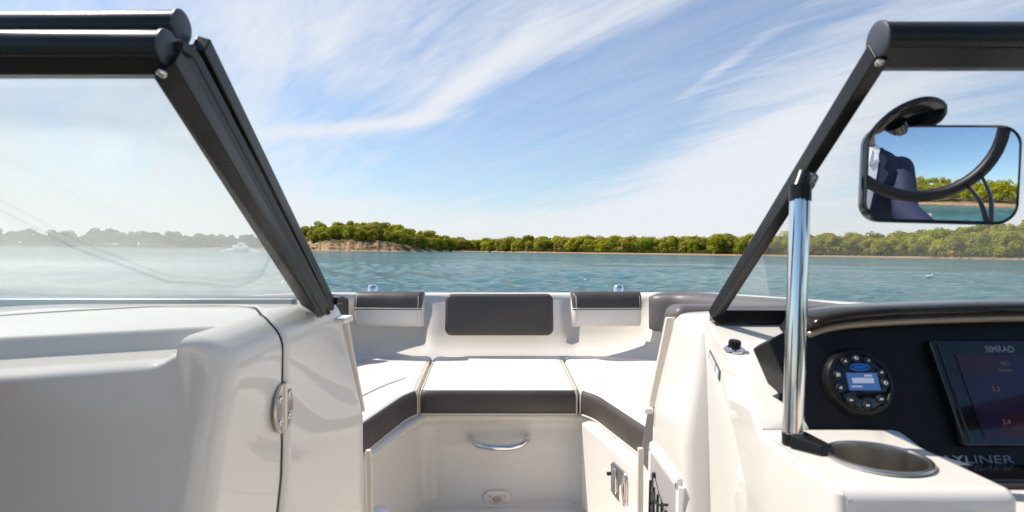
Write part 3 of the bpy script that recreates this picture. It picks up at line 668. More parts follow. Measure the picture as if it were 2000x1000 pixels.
mb = MB(); mb.tube([(.61,.06,-.34),(.61,.055,-.10)], .010, 10); mb.tube([(.57,.05,-.09),(.65,.05,-.09)], .016, 12); mb.box(.57,.66,.0,.14,-.42,-.33); part(mb, 'throttle_lever', M['alu'], label='black throttle lever under the driver\'s right hand')
mb = MB(); mb.box(.20,.64,-.72,-.26,-.46,-.345); hs = part(mb, 'helm_seat', M['char'], bevel=.04, seg=4, label='charcoal helm seat under the driver')
mb = MB(); mb.box(.20,.64,-.86,-.74,-.46,.05); part(mb, 'seat_back', M['char'], hs, bevel=.04, seg=4)
mb = MB(); mb.tube([(.42,-.5,-.93),(.42,-.5,-.4)], .05, 16); part(mb, 'seat_pedestal', M['steel'], hs)
mb = MB(); mb.box(-1.02,-.50,-.42,.20,-.62,-.46); ps = part(mb, 'added_shade_seat', M['char'], bevel=.04, seg=4, label='charcoal seat added out of view to shade the port console'); mb = MB(); mb.box(-1.05,-.47,.18,.33,-.80,.02); part(mb, 'seat_back', M['char'], ps, bevel=.04, seg=4); mb = MB(); mb.box(-.98,-.54,-.38,.2,-.93,-.62); part(mb, 'shade_seat_base', M['gel'], ps, bevel=.02)  # seat added out of view, keeps sky light off the console door
# ---- chrome cleats on the bow gunwale
def cleat(px, py, d):
    c = P(px, py, d); mb = MB(); mb.lathe([(.030,-.006),(.030,.0),(.027,.012),(.027,.022),(.022,.034),(.012,.040),(0,.041)], Vector((c.x, c.y, zg(d)-.0)), (0,0,1), 24); mb.tube([Vector((c.x-.06,c.y,zg(d)+.004)), Vector((c.x+.06,c.y,zg(d)+.004))], .008, 8, flat=((0,0,1), .6))
    part(mb, 'bow_cleat', M['chrome'], label='small chrome bow cleat')
cleat(728,572,3.0); cleat(1208,569,3.02)
# small round white stoppers low on the aisle
for p in (P(737,1001,1.55), P(1238,1000,1.6)):
    mb = MB(); mb.lathe([(.032,-.1),(.032,-.01),(.028,.004),(.016,.012),(0,.014)], p, (0,0,1), 24); part(mb, 'door_stop', M['plastic'])
# sky banks: pixel-direction, extent, tilt, amount
BANKS = [(1060,285,260,100,8,-.40),(1250,120,300,80,18,-.30),(610,190,120,60,-15,-.30),(640,340,160,40,5,-.12),(1700,40,250,60,0,-.10),
         (480,50,260,120,10,.30),(690,248,200,13,9,.5),(880,190,130,26,38,.38),(1010,90,150,30,35,.22),(1240,30,230,26,20,.26),(1430,330,300,75,24,.62),(1650,230,260,100,18,.26),(1400,140,90,10,30,.34),
         (250,350,500,200,0,.22),(1000,440,900,38,0,.34)]
CLOUD = (7.5,7.65,8.1,1); SKYTINT = (1.03,1.20,1.33,1); SUN_E = 4.9; EXPO = .22
PERSON = (.405,-.58,-.25)
# ================================================================ cushions
def offset_poly(poly, d):
    n = len(poly); out = []
    for i in range(n):
        a, b, c = Vector(poly[i-1]), Vector(poly[i]), Vector(poly[(i+1) % n])
        n1 = (b-a).normalized(); n2 = (c-b).normalized(); n1 = Vector((n1.y, -n1.x)); n2 = Vector((n2.y, -n2.x)); m = (n1+n2)
        m = m/max(.3, m.length_squared)*2 if m.length > 1e-6 else n1
        out.append(b+m*d)
    return out
def round_poly(poly, r, n=5):
    out = []
    for i in range(len(poly)):
        a, b, c = Vector(poly[i-1]), Vector(poly[i]), Vector(poly[(i+1) % len(poly)])
        ri = r[i] if isinstance(r, (list, tuple)) else r
        p0 = b+(a-b).normalized()*min(ri, (a-b).length*.45); p1 = b+(c-b).normalized()*min(ri, (c-b).length*.45)
        for k in range(n+1):
            t = k/n; out.append(p0*(1-t)**2+b*2*t*(1-t)+p1*t*t)
    return out
def dens(poly, step=.05):
    out = []
    for i in range(len(poly)):
        a, b = Vector(poly[i]), Vector(poly[(i+1) % len(poly)]); k = max(1, int((b-a).length/step))
        out += [lerp(a, b, j/k) for j in range(k)]
    return out
def cushion(label, poly, rads, front, ztop=-.5, th=.092, seam=None):
    """poly counter-clockwise; front: indices span (i0,i1) of the corners whose edges carry the charcoal band"""
    if sum(a[0]*b[1]-b[0]*a[1] for a, b in zip(poly, poly[1:]+poly[:1])) < 0: raise ValueError
    cx = sum(p[0] for p in poly)/len(poly); cy = sum(p[1] for p in poly)/len(poly)
    t = thing('seat_cushion', label, 'cushion', (cx, cy, ztop-th), 'bow seat cushions')
    pl = dens(round_poly(poly, rads), .04)
    rr = .018; rows = []
    for d, z in [(-.02,-th),(-.004,-th),(0,-th+.006),(0,-.026),(-.002,-.017),(-.007,-.008),(-.014,-.003),(-.024,0)]:
        rows.append([Vector((p.x, p.y, ztop+z)) for p in offset_poly(pl, d)])
    mb = MB(); mb.grid(rows, closed=True)
    # slightly crowned top
    cen = Vector((cx, cy, 0)); last = rows[-1]
    for f in (.85,.65,.4,.18): rows.append([Vector((lerp(cx,p.x,f), lerp(cy,p.y,f), ztop+.006*(1-f)+.0022*noise.noise(Vector((p.x*9*f,p.y*9*f,f*3)))) ) for p in last])
    mb.grid(rows[7:], closed=True); mb.add(rows[-1], [tuple(range(len(last)))])
    mb.build('cushion_top', M['vinyl'], t, angle=80)
    # band
    idx = [min(range(len(pl)), key=lambda k: (pl[k]-Vector(q)).length) for q in front]
    i0, i1 = idx[0], idx[1]
    seq = [k % len(pl) for k in range(i0, i1+1 if i1 >= i0 else i1+1+len(pl))]
    br = []
    for d, z in [(.0005,-th+.003),(.0042,-th+.008),(.005,-.05),(.0045,-.024),(.0025,-.0155),(-.0035,-.0065),(-.0085,-.0025),(-.010,-.0035)]:
        o = offset_poly(pl, d); br.append([Vector((o[k].x, o[k].y, ztop+z)) for k in seq])
    mb = MB(); mb.grid(br); mb.build('front_band', M['char'], t, angle=80)
    mb = MB(); o = offset_poly(pl, .005); lo = [Vector((o[k].x, o[k].y, ztop-th+.004)) for k in seq]; hi = [Vector((q.x, q.y, ztop-.004)) for q in [offset_poly(pl, -.002)[k] for k in (seq[0], seq[-1])]]
    mb.tube([hi[0], Vector((o[seq[0]].x, o[seq[0]].y, ztop-.03))]+lo+[Vector((o[seq[-1]].x, o[seq[-1]].y, ztop-.03)), hi[1]], .0032, 7)
    # side seams over the top
    for k, sgn in ((seq[0], -1), (seq[-1], 1)):
        o = offset_poly(pl, -.006); m = [(k+sgn*j) % len(pl) for j in range(0, 18)]; mb.tube([Vector((o[q].x, o[q].y, ztop-.0035)) for q in m], .0030, 7)
    mb.build('piping', M['pipe'], t)
    if seam:
        mb = MB(); mb.tube(smooth_path([Vector((x, y, ztop+.0052)) for x, y in seam], 8), .0020, 6); mb.build('stitch_line', M['vinyl'], t)
    return t
cushion('middle bow seat cushion, straight charcoal front band, above the grab handle', [(-.345,2.10),(.249,2.10),(.247,2.83),(-.392,2.83)], [.03,.03,.03,.03], ((-.345,2.10),(.249,2.10)))
cushion('port bow seat cushion with slanting charcoal front band, next to the hinged console', [(-.52,1.22),(-.455,1.62),(-.385,2.03),(-.352,2.10),(-.400,2.84),(-.86,2.84),(-1.07,2.35),(-1.14,1.22)], [.02,.05,.05,.025,.03,.1,.1,.03], ((-.52,1.22),(-.352,2.10)), seam=[(-.62,1.5),(-.56,1.85),(-.50,2.12),(-.43,2.30)])
cushion('starboard bow seat cushion with slanting charcoal front band, above the latch', [(.254,2.10),(.300,2.03),(.392,1.62),(.475,1.22),(1.08,1.22),(1.0,2.35),(.79,2.84),(.255,2.84)], [.025,.05,.05,.02,.03,.1,.1,.03], ((.254,2.10),(.475,1.22)), seam=[(.57,1.5),(.50,1.85),(.42,2.12),(.33,2.30)])
def pad(name, label, cat, c, w, h, t, mat, tilt=0, group=None, yaw=0, r=.03):
    """rounded upholstered block: centre, half width, half height, half thickness"""
    rot = Matrix.Rotation(math.radians(yaw), 3, 'Z') @ Matrix.Rotation(math.radians(tilt), 3, 'X')
    th_ = thing(name, label, cat, c, group); return th_, rot
def padmesh(c, rot, w, h, t, r, puff=.006, zcut=None):
    rows = []; n = 7
    mb = MB()
    ex, ez, ey = rot @ Vector((1,0,0)), rot @ Vector((0,0,1)), rot @ Vector((0,-1,0))
    rings = [(0,1,-1),(.0,1,.35),(.22,.97,.72),(.55,.9,.93),(1.0,.8,1.0)]
    for ins, _, dp in [(0,1,-1),(0,1,-.2),(0,1,.45),(.12,1,.70),(.35,1,.88),(.7,1,.97),(1.1,1,1.0)]:
        rows.append(dens2(rrect(Vector(c)+ey*(t*dp), ex, ez, w-r*.9*ins*.6, h-r*.9*ins*.6, max(.004, r-r*.5*ins), 6)))
    L = rows[-1]; cc = Vector(c)+ey*t
    for f in (.8,.5,.2): rows.append([lerp(cc, p, f)+ey*(puff*(1-f*f)) for p in L])
    mb.grid(rows, closed=True); mb.add(rows[-1], [tuple(range(len(L)))]); mb.add(rows[0], [tuple(range(len(L)))[::-1]])
    return mb
def dens2(p): return p
# big middle backrest
c = P(975,614,2.83); t, rot = pad('backrest', 'wide charcoal bow backrest in the middle of the bow wall', 'backrest', c, 0,0,0, None, tilt=-8, group='bow backrests')
padmesh(c, rot, .268, .100, .045, .030).build('backrest_pad', M['char'], t, angle=80)
mb = MB(); q = rrect(c+rot@Vector((0,.012,0)), rot@Vector((1,0,0)), rot@Vector((0,0,1)), .2695, .1015, .031, 6); mb.tube(q+[q[0]], .0035, 6, caps=False); mb.build('piping', M['char'], t)
# two small headrests, charcoal cover over white lower half
def headrest(label, pxl, pxr, d, yaw):
    c = P((pxl+pxr)/2, 604, d); w = (pxr-pxl)/2/F*d; t, rot = pad('headrest', label, 'headrest', c, 0,0,0, None, tilt=-6, group='two-tone bow headrests', yaw=yaw)
    h = .083; ex, ey, ez = rot@Vector((1,0,0)), rot@Vector((0,-1,0)), rot@Vector((0,0,1))
    # section from the back of the top, over the front, tucked in below
    prof = [(-.06,.078),(-.03,.083),(.01,.084),(.034,.078),(.048,.064),(.054,.045),(.055,.0),(.050,-.035),(.040,-.062),(.026,-.078),(.0,-.084),(-.06,-.082)]
    def sect(x, k): return [c+ex*x+ey*(a*k)+ez*(b*(.96+.04*k)) for a, b in prof]
    mb = MB(); ks = [(-1,.70),(-.985,.86),(-.95,.96),(-.9,1),(-.3,1.03),(.3,1.03),(.9,1),(.95,.96),(.985,.86),(1,.70)]
    rows = [sect(w*x, k) for x, k in ks]; mb.grid(rows); mb.add(rows[0], [tuple(range(len(prof)))]); mb.add(rows[-1], [tuple(range(len(prof)))[::-1]])
    mb.build('headrest_pad', M['vinyl'], t, angle=80)
    cov = [(-.06,.081),(-.03,.0868),(.011,.088),(.036,.082),(.0515,.0665),(.058,.046),(.0595,.010),(.0595,-.002),(.055,-.003)]
    mb = MB(); rows = [[c+ex*(w*x*1.012)+ey*(a*k)+ez*(b*(.96+.04*k)) for a, b in cov] for x, k in ks]; mb.grid(rows)
    for r in (rows[0], rows[-1]): mb.add(r+[c+ex*0+ (r[0]-c)*1.0], [tuple(range(len(cov)))])
    mb.build('headrest_cover', M['char'], t, angle=80)
    mb = MB(); mb.tube([c+ex*(w*x*1.012)+ey*(.0595*k+.001)+ez*(.004) for x, k in ks], .0022, 6)
    for s_ in (-.93, .93): mb.tube([c+ex*(w*s_)+ey*(a+.002)+ez*b for a, b in prof[1:10]], .0022, 6)
    mb.build('seam', M['pipe'], t)
headrest('charcoal and white padded headrest left of the wide middle backrest', 697, 826, 2.80, -3)
headrest('charcoal and white padded headrest right of the wide middle backrest', 1117, 1249, 2.80, 3)
# long side backrests following the gunwale
def side_back(label, pts, mat, name='side_backrest'):
    path = smooth_path(pts, 6); cpt = path[len(path)//2]
    t = thing(name, label, 'backrest', (cpt.x, cpt.y, cpt.z-.2), 'long side backrests'); rows = []
    n = len(path)
    for i, p in enumerate(path):
        tn = (path[min(i+1,n-1)]-path[max(i-1,0)]).normalized(); inn = Vector((-tn.y, tn.x, 0)).normalized()
        if inn.dot(Vector((-p.x, 1.5-p.y, 0))) < 0: inn = -inn
        e = 1-.75*(1-math.sqrt(clamp(1-(1-clamp(min(i, n-1-i)/4))**2)))
        sec = [(-.05,0),(-.01,0),(.025,-.006),(.045,-.022),(.05,-.05),(.048,-.12),(.04,-.17),(.02,-.19),(-.05,-.19)]
        rows.append([p+inn*(a*e)+Vector((0,0,b if e > .9 else -.095+(b+.095)*(.75+.25*e))) for a, b in sec])
    mb = MB(); mb.grid(rows); mb.add(rows[0], [tuple(range(9))]); mb.add(rows[-1], [tuple(range(9))[::-1]]); mb.build('backrest_pad', mat, t, angle=80)
side_back('long grey side backrest on the starboard bow wall, behind the glass of the helm', [P(1268,572,2.74), P(1340,571,2.66), (.92,2.42,-.170), (1.04,2.05,-.163), (1.12,1.7,-.158), (1.17,1.45,-.152)], M['grey'])
side_back('charcoal end of the long side backrest on the port bow wall', [P(680,576,2.74), P(615,575,2.66), (-1.02,2.42,-.170), (-1.12,2.05,-.163), (-1.20,1.7,-.158), (-1.25,1.45,-.152)], M['char'])
# lounge backrest against the front of the starboard console
c = Vector((.66,1.262,-.27)); t, rot = pad('lounge_backrest', 'grey lounge backrest standing against the front of the starboard console', 'backrest', c, 0,0,0, None)
mb = MB(); mb.hexa([Vector(q) for q in ((.292,1.17,-.48),(1.05,1.17,-.48),(1.05,1.32,-.48),(.292,1.32,-.48),(.34,1.17,-.103),(1.05,1.17,-.103),(1.05,1.26,-.106),(.34,1.26,-.106))]); mb.build('backrest_pad', M['grey'], t, bevel=.022, seg=4)
# ================================================================ the driver
def capsule(mb, a, b, ra, rb, n=14, sq=1., up=(0,1,0)):
    a, b = Vector(a), Vector(b); t = (b-a).normalized(); pts = []; rad = []
    for k in range(5): w = math.radians(90*k/4); pts.append(a-t*ra*math.cos(w)); rad.append(max(.001, ra*math.sin(w)))
    for k in range(5): w = math.radians(90*k/4); pts.append(b+t*rb*math.sin(w)); rad.append(max(.001, rb*math.cos(w)))
    mb.tube(pts, rad, n, flat=(up, sq))
def fuse(mb, name, mat, parent, voxel=.008, it=4, label=None):
    o = mb.build(name, mat, parent); r = o.modifiers.new('r', 'REMESH'); r.mode = 'VOXEL'; r.voxel_size = voxel; r.use_smooth_shade = True
    s = o.modifiers.new('s', 'SMOOTH'); s.factor = .5; s.iterations = it; bake_modifiers(o); 
    o.data.materials.clear(); o.data.materials.append(mat); o.data.polygons.foreach_set('material_index', [0]*len(o.data.polygons)); o.data.polygons.foreach_set('use_smooth', [True]*len(o.data.polygons)); return o
PX = Vector(PERSON)
def pp(x, y, z): return PX+Vector((x, y, z))
per = thing('person', 'person in navy blazer and white open-collared shirt at the helm, reflected in the mirror', 'person', pp(0,0,-.62))
J = dict(hipL=pp(-.09,0,0), hipR=pp(.09,0,0), chest=pp(0,.02,.38), neck=pp(0,.03,.56), shL=pp(-.178,.02,.468), shR=pp(.178,.02,.468),
         elL=Vector((.13,-.47,-.03)), elR=Vector((.575,-.38,-.01)), wrL=Vector((.21,-.27,-.20)), wrR=Vector((.60,-.08,-.07)), knL=pp(-.13,.43,-.06), knR=pp(.14,.43,-.06), anL=pp(-.13,.50,-.565), anR=pp(.14,.50,-.565))
hd = pp(0,.06,.74)
def torso(mb, g=0.):
    rows = []
    for z, w, d, y in [(-.10,.155,.115,0),(0,.165,.12,0),(.12,.150,.105,.005),(.25,.160,.11,.01),(.38,.180,.12,.015),(.47,.175,.105,.02),(.53,.128,.080,.025),(.57,.062,.062,.03)]:
        rows.append([pp((w+g)*math.cos(a), y+(d+g)*math.sin(a), z+ (g if z > .5 else 0)) for a in [2*math.pi*i/28 for i in range(28)]])
    mb.grid(rows, closed=True); mb.add(rows[0], [tuple(range(28))[::-1]]); mb.add(rows[-1], [tuple(range(28))])
def arms(mb, g=0., wrist=True):
    for s in 'LR':
        capsule(mb, J['sh'+s], J['el'+s], .051+g, .042+g); e = J['wr'+s] if wrist else lerp(J['el'+s], J['wr'+s], .93)
        capsule(mb, J['el'+s], e, .043+g, .029+g*1.1)
def legs(mb, g=0.):
    for s in 'LR': capsule(mb, J['hip'+s], J['kn'+s], .083+g, .058+g); capsule(mb, J['kn'+s], J['an'+s], .056+g, .040+g)
mb = MB(); torso(mb); arms(mb); legs(mb)
capsule(mb, J['neck']-Vector((0,0,.03)), hd-Vector((0,0,.06)), .058, .054)
# head with jaw, nose, ears
rows = []
for z, w, d, y in [(-.125,.030,.035,.035),(-.11,.050,.060,.025),(-.07,.064,.082,.012),(-.02,.073,.092,.005),(.03,.076,.097,0),(.07,.070,.090,-.004),(.10,.050,.066,-.008),(.118,.022,.03,-.01)]:
    rows.append([hd+Vector((w*math.cos(a), y+d*math.sin(a), z)) for a in [2*math.pi*i/28 for i in range(28)]])
mb.grid(rows, closed=True); mb.add(rows[0], [tuple(range(28))[::-1]]); mb.add(rows[-1], [tuple(range(28))])
capsule(mb, hd+Vector((0,.098,.018)), hd+Vector((0,.112,-.022)), .009, .014)
for s in (-1,1): capsule(mb, hd+Vector((s*.077,-.005,.018)), hd+Vector((s*.076,-.003,-.022)), .016, .012, sq=.6); capsule(mb, hd+Vector((s*.02,.092,.03)), hd+Vector((s*.048,.082,.03)), .008, .007)
def hand(mb, w, axis, palmn):
    """fist closed on the rim: axis along the rim, palmn from wrist to rim"""
    w, axis, palmn = Vector(w), Vector(axis).normalized(), Vector(palmn).normalized(); up = axis.cross(palmn).normalized()
    if up.z < 0: up = -up
    for k in range(4): capsule(mb, w+axis*(k-1.5)*.017, w+palmn*.065+axis*(k-1.5)*.0195+up*.016, .014, .0125)
    for k, l in enumerate((.85,1,.95,.75)):
        b = w+palmn*.068+axis*(k-1.5)*.0195+up*.018; k1 = b+palmn*.032*l+up*.004; k2 = k1+palmn*.012*l-up*.026*l; k3 = k2-palmn*.020*l-up*.010*l
        capsule(mb, b, k1, .0098, .009); capsule(mb, k1, k2, .009, .0082); capsule(mb, k2, k3, .0082, .0072)
    s = -1 if axis.x > 0 else 1
    b = w+palmn*.02-axis*.030; k1 = b+palmn*.032-axis*.012-up*.012; k2 = k1+palmn*.026+axis*.012-up*.012; capsule(mb, b, k1, .0125, .0105); capsule(mb, k1, k2, .0105, .0085)
for s, grip in (('L', J['wrL']+Vector((.02,.085,-.03))), ('R', Vector((.61,.03,-.075)))):    # left hand on the thigh, right hand on the throttle
    pn = (grip-J['wr'+s]).normalized(); hand(mb, J['wr'+s]+pn*.01, DX if s == 'R' else -DX, pn); capsule(mb, J['wr'+s]-pn*.01, J['wr'+s]+pn*.02, .028, .026)
body = fuse(mb, 'body', M['skin'], per, .0055, 3)
# face details, hair
for s in (-1,1):
    mb = MB(); mb.lathe([(.0105*math.sin(math.radians(a)), .0105*math.cos(math.radians(a))) for a in range(0,100,12)], hd+Vector((s*.032,.083,.012)), (0,1,0), 14); mb.build('eye', M['eye'], per)
    mb = MB(); mb.tube([hd+Vector((s*.016,.101,.040)), hd+Vector((s*.034,.096,.046)), hd+Vector((s*.052,.080,.040))], .0042, 6); mb.build('eyebrow', M['hair'], per)
mb = MB(); mb.tube([hd+Vector((-.024,.090,-.062)), hd+Vector((0,.100,-.058)), hd+Vector((.024,.090,-.062))], [.004,.007,.004], 8, flat=((0,0,1), .8)); mb.build('mouth', M['lip'], per)
mb = MB(); rows = []
for z, w, d, y, cut in [(-.06,.071,.090,-.006,-.2),(-.02,.080,.099,-.003,-.1),(.03,.084,.105,-.004,.15),(.065,.082,.104,-.004,.75),(.095,.068,.088,-.006,1.2),(.125,.045,.06,-.01,1.2),(.138,.01,.014,-.01,1.2)]:
    rows.append([hd+Vector((w*math.cos(a), y+min(d*math.sin(a), d*cut), z+.004*math.sin(9*a))) for a in [2*math.pi*i/40 for i in range(40)]])
mb.grid(rows, closed=True); mb.add(rows[-1], [tuple(range(40))]); mb.build('hair', M['hair'], per, angle=80)
# blazer: shell over torso and arms, open at a V over the shirt
mb = MB(); torso(mb, .016); arms(mb, .017, False); jk = fuse(mb, 'blazer', M['navy'], per, .009, 5)
mb = MB()
def chest_y(x, z): return interp(z, [(0,.12),(.12,.11),(.25,.122),(.38,.137),(.47,.127),(.53,.107),(.57,.095)])*math.sqrt(max(.05, 1-(x/.21)**2))+.02
rows = []
for k in range(13):
    z = lerp(.18,.575,k/12); hw = lerp(.004,.070,(k/12)**.9); rows.append([pp(hw*j/4, chest_y(hw*j/4, z)+.012, z) for j in range(-4, 5)])
mb.grid(rows); rows2 = [[p-Vector((0,.02,0)) for p in r] for r in rows]; mb.grid(rows2, flip=True); mb.build('shirt_front', M['shirt'], per, angle=80)
for s in (-1,1):
    mb = MB(); q = [pp(s*.012,chest_y(.012,.47)+.022,.47), pp(s*.060,chest_y(.06,.50)+.022,.490), pp(s*.078,.05,.585), pp(s*.055,.075,.60), pp(s*.030,chest_y(.03,.55)+.018,.555)]; mb.prism(q, [p-Vector((0,.008,.002)) for p in q]); mb.build('shirt_collar', M['shirt'], per, bevel=.002)
    mb = MB(); q = [pp(s*.006,chest_y(0,.16)+.018,.16), pp(s*.050,chest_y(.05,.34)+.022,.34), pp(s*.105,chest_y(.105,.43)+.020,.43), pp(s*.080,chest_y(.08,.45)+.020,.455), pp(s*.098,chest_y(.098,.50)+.016,.50), pp(s*.088,.06,.585), pp(s*.062,chest_y(.062,.54)+.018,.54), pp(s*.036,chest_y(.036,.36)+.020,.36)]; mb.prism(q, [p-Vector((0,.007,0)) for p in q]); mb.build('lapel', M['navy'], per, bevel=.0025)
mb = MB(); legs(mb, .013); rows = []
for z, w, d in [(-.115,.165,.125),(-.05,.176,.131),(.03,.178,.131)]: rows.append([pp(w*math.cos(a), d*math.sin(a), z) for a in [2*math.pi*i/28 for i in range(28)]])
mb.grid(rows, closed=True); mb.add(rows[0], [tuple(range(28))[::-1]]); mb.add(rows[-1], [tuple(range(28))]); fuse(mb, 'trousers', M['trouser'], per, .010, 5)
for s in 'LR':
    mb = MB(); a = J['an'+s]; capsule(mb, a+Vector((0,-.05,-.085)), a+Vector((0,.16,-.095)), .042, .036, sq=1.); capsule(mb, a+Vector((0,0,-.02)), a+Vector((0,-.02,-.08)), .045, .045); fuse(mb, 'shoe', M['shoe'], per, .008, 3)
# ================================================================ water, shore, woods, sky
SUN_AZ, SUN_EL = -72., 52.          # degrees, from the bow to port
def pix_dir(px, py): return (R3 @ Vector(((px-1000)/F, 1, (500-py)/F))).normalized()
def th_of(px): d = pix_dir(px, 490); return math.degrees(math.atan2(d.x, d.y))
# waterline range (m) and height of the wooded rise by direction
RHO = sorted([(th_of(p), d/math.cos(math.radians(th_of(p)))) for p, d in [(-300,420),(0,470),(200,520),(400,600),(520,560),(570,420),(600,305),(640,290),(700,290),(780,300),(850,345),(890,420),(940,430),(975,380),(1050,335),(1200,300),(1450,262),(1700,232),(2000,190),(2300,160)]]
             +[(-180.,112.),(-150.,600.),(-100.,900.),(-60.,700.),(75.,260.),(110.,420.),(140.,80.),(150.,66.),(155.,74.),(160.,84.),(166.,94.),(172.,104.),(180.,112.)])
HILL = sorted([(th_of(p), h) for p, h in [(-300,2),(0,2),(400,2),(540,2),(575,4.5),(620,8.0),(680,9.5),(750,9.0),(820,6.0),(870,3.5),(910,1.5),(1000,1.8),(1200,1.6),(1450,1.8),(1600,2.0),(1700,2.6),(1800,4.5),(1900,7.0),(2000,8.5),(2300,9)]]
             +[(-180.,11.),(-150.,2.),(-60.,2.),(75.,3.),(140.,2.),(150.,3.),(156.,4.5),(160.,7.),(166.,10.),(174.,11.),(180.,11.)])
def rho(t): return interp(t, RHO)
def ground(t, s):
    n = noise.noise(Vector((t*.9, s*.05, 2.2))); rg = rho(t)
    z = WL-.10+.9*sstep(0,9,s)+.9*sstep(8,26,s)
    h = interp(t, HILL); hl = clamp((t-th_of(585))/(1.0)) * (1-sstep(th_of(765), th_of(865), t))
    z += h*(1-hl)*sstep(14,75,s)*(1+.12*n)
    bl = (.50+.14*noise.noise(Vector((t*1.6, 0, 5)))) ; z += h*hl*(bl*sstep(4+2.5*noise.noise(Vector((t*3,1,1))), 15+3*noise.noise(Vector((t*2.3,4,1))), s)+(1-bl)*sstep(13,70,s))
    z += hl*.45*sstep(4,9,s)*noise.noise(Vector((t*9, s*.35, 1.)))
    return z
def shorept(t, s, dz=0.):
    r = rho(t)+s; a = math.radians(t); return Vector((r*math.sin(a), r*math.cos(a), ground(t, s)+dz))
# ---- land
def landmat():
    m, nt, out = newmat('shore_ground'); L = nt.links.new
    b = N(nt, 'ShaderNodeBsdfPrincipled', Roughness=.9); L(b.outputs[0], out.inputs[0])
    geo = N(nt, 'ShaderNodeNewGeometry'); sx = N(nt, 'ShaderNodeSeparateXYZ'); L(geo.outputs['Position'], sx.inputs[0])
    sn = N(nt, 'ShaderNodeSeparateXYZ'); L(geo.outputs['Normal'], sn.inputs[0])
    n1 = N(nt, 'ShaderNodeTexNoise', Scale=.25, Detail=6.); L(geo.outputs['Position'], n1.inputs['Vector'])
    n2 = N(nt, 'ShaderNodeTexNoise', Scale=.9, Detail=5.); L(geo.outputs['Position'], n2.inputs['Vector'])
    sand = N(nt, 'ShaderNodeValToRGB'); e = sand.color_ramp.elements; e[0].position = .35; e[0].color = (.20,.105,.05,1); e[1].position = .66; e[1].color = (.47,.31,.165,1); L(n2.outputs[0], sand.inputs[0])
    gr = N(nt, 'ShaderNodeValToRGB'); e = gr.color_ramp.elements; e[0].position = .35; e[0].color = (.035,.045,.012,1); e[1].position = .65; e[1].color = (.16,.13,.06,1); L(n1.outputs[0], gr.inputs[0])
    def mth(op, a, b_):
        n = N(nt, 'ShaderNodeMath', _operation=op)
        for i, v in enumerate((a, b_)):
            if isinstance(v, (int, float)): n.inputs[i].default_value = v
            else: L(v, n.inputs[i])
        return n.outputs[0]
    hz = mth('ADD', sx.outputs['Z'], mth('MULTIPLY', n1.outputs[0], .5))
    r = N(nt, 'ShaderNodeMapRange'); r.inputs[1].default_value = WL+.98; r.inputs[2].default_value = WL+1.25; L(hz, r.inputs[0])       # 1 = above the beach
    st = N(nt, 'ShaderNodeMapRange'); st.inputs[1].default_value = .84; st.inputs[2].default_value = .95; L(mth('ADD', sn.outputs['Z'], mth('MULTIPLY', mth('SUBTRACT', n2.outputs[0], .5), .25)), st.inputs[0])       # 0 = steep
    f = mth('MULTIPLY', r.outputs[0], st.outputs[0])
    mx = N(nt, 'ShaderNodeMix', _data_type='RGBA'); L(f, mx.inputs['Factor']); L(sand.outputs[0], mx.inputs['A']); L(gr.outputs[0], mx.inputs['B'])
    wet = N(nt, 'ShaderNodeMapRange'); wet.inputs[1].default_value = WL+.0; wet.inputs[2].default_value = WL+.22; wet.inputs[3].default_value = .5; L(sx.outputs['Z'], wet.inputs[0])
    sc = N(nt, 'ShaderNodeVectorMath', _operation='SCALE'); L(mx.outputs['Result'], sc.inputs[0]); L(wet.outputs[0], sc.inputs['Scale']); L(sc.outputs[0], b.inputs['Base Color'])
    bp = N(nt, 'ShaderNodeBump', Strength=.6, Distance=.4); L(n2.outputs[0], bp.inputs['Height']); L(bp.outputs[0], b.inputs['Normal'])
    return m
ss = [-6,-2,0,2,4,6,8,10,12,14,16,18,21,25,30,38,48,60,75,95,130,200,400]
ts = [t for t in np.arange(-180, 180.01, 2.0) if t < th_of(520) or t > th_of(2100)]+list(np.arange(th_of(520), th_of(2100), .12)); ts.sort()
mb = MB(); mb.grid([[shorept(t, s) for t in ts] for s in ss]); land = mb.build('shore_land', landmat(), angle=180); tag(land, 'sandy shore rising to wooded low hills round the bay', kind='structure')
# ---- water: one sheet, finely waved near the boat
def watermat():
    m, nt, out = newmat('bay_water'); L = nt.links.new
    b = N(nt, 'ShaderNodeBsdfPrincipled', Base__Color=(.030,.150,.165,1), Roughness=.10, IOR=1.333, Specular__IOR__Level=.33); L(b.outputs[0], out.inputs[0])
    geo = N(nt, 'ShaderNodeNewGeometry'); mp = N(nt, 'ShaderNodeMapping'); mp.inputs['Rotation'].default_value = (0,0,.25); mp.inputs['Scale'].default_value = (.75,1.25,1); L(geo.outputs['Position'], mp.inputs[0])
    prev = None
    for sc, st, di in ((1.1,.9,.40),(3.2,.95,.18),(9.,.8,.06)):
        n = N(nt, 'ShaderNodeTexNoise', Scale=sc, Detail=4., Roughness=.6); L(mp.outputs[0], n.inputs['Vector'])
        bp = N(nt, 'ShaderNodeBump', Strength=st, Distance=di); L(n.outputs[0], bp.inputs['Height'])
        if prev: L(prev.outputs[0], bp.inputs['Normal'])
        prev = bp
    L(prev.outputs[0], b.inputs['Normal'])
    n = N(nt, 'ShaderNodeTexNoise', Scale=.045, Detail=4.); L(mp.outputs[0], n.inputs['Vector'])
    r = N(nt, 'ShaderNodeValToRGB'); e = r.color_ramp.elements; e[0].position = .35; e[0].color = (.016,.095,.115,1); e[1].position = .68; e[1].color = (.055,.195,.205,1); L(n.outputs[0], r.inputs[0]); L(r.outputs[0], b.inputs['Base Color'])
    return m
fr = np.linspace(-50, 50, 900); bk = np.concatenate([np.linspace(50, 310, 150)[1:-1]])
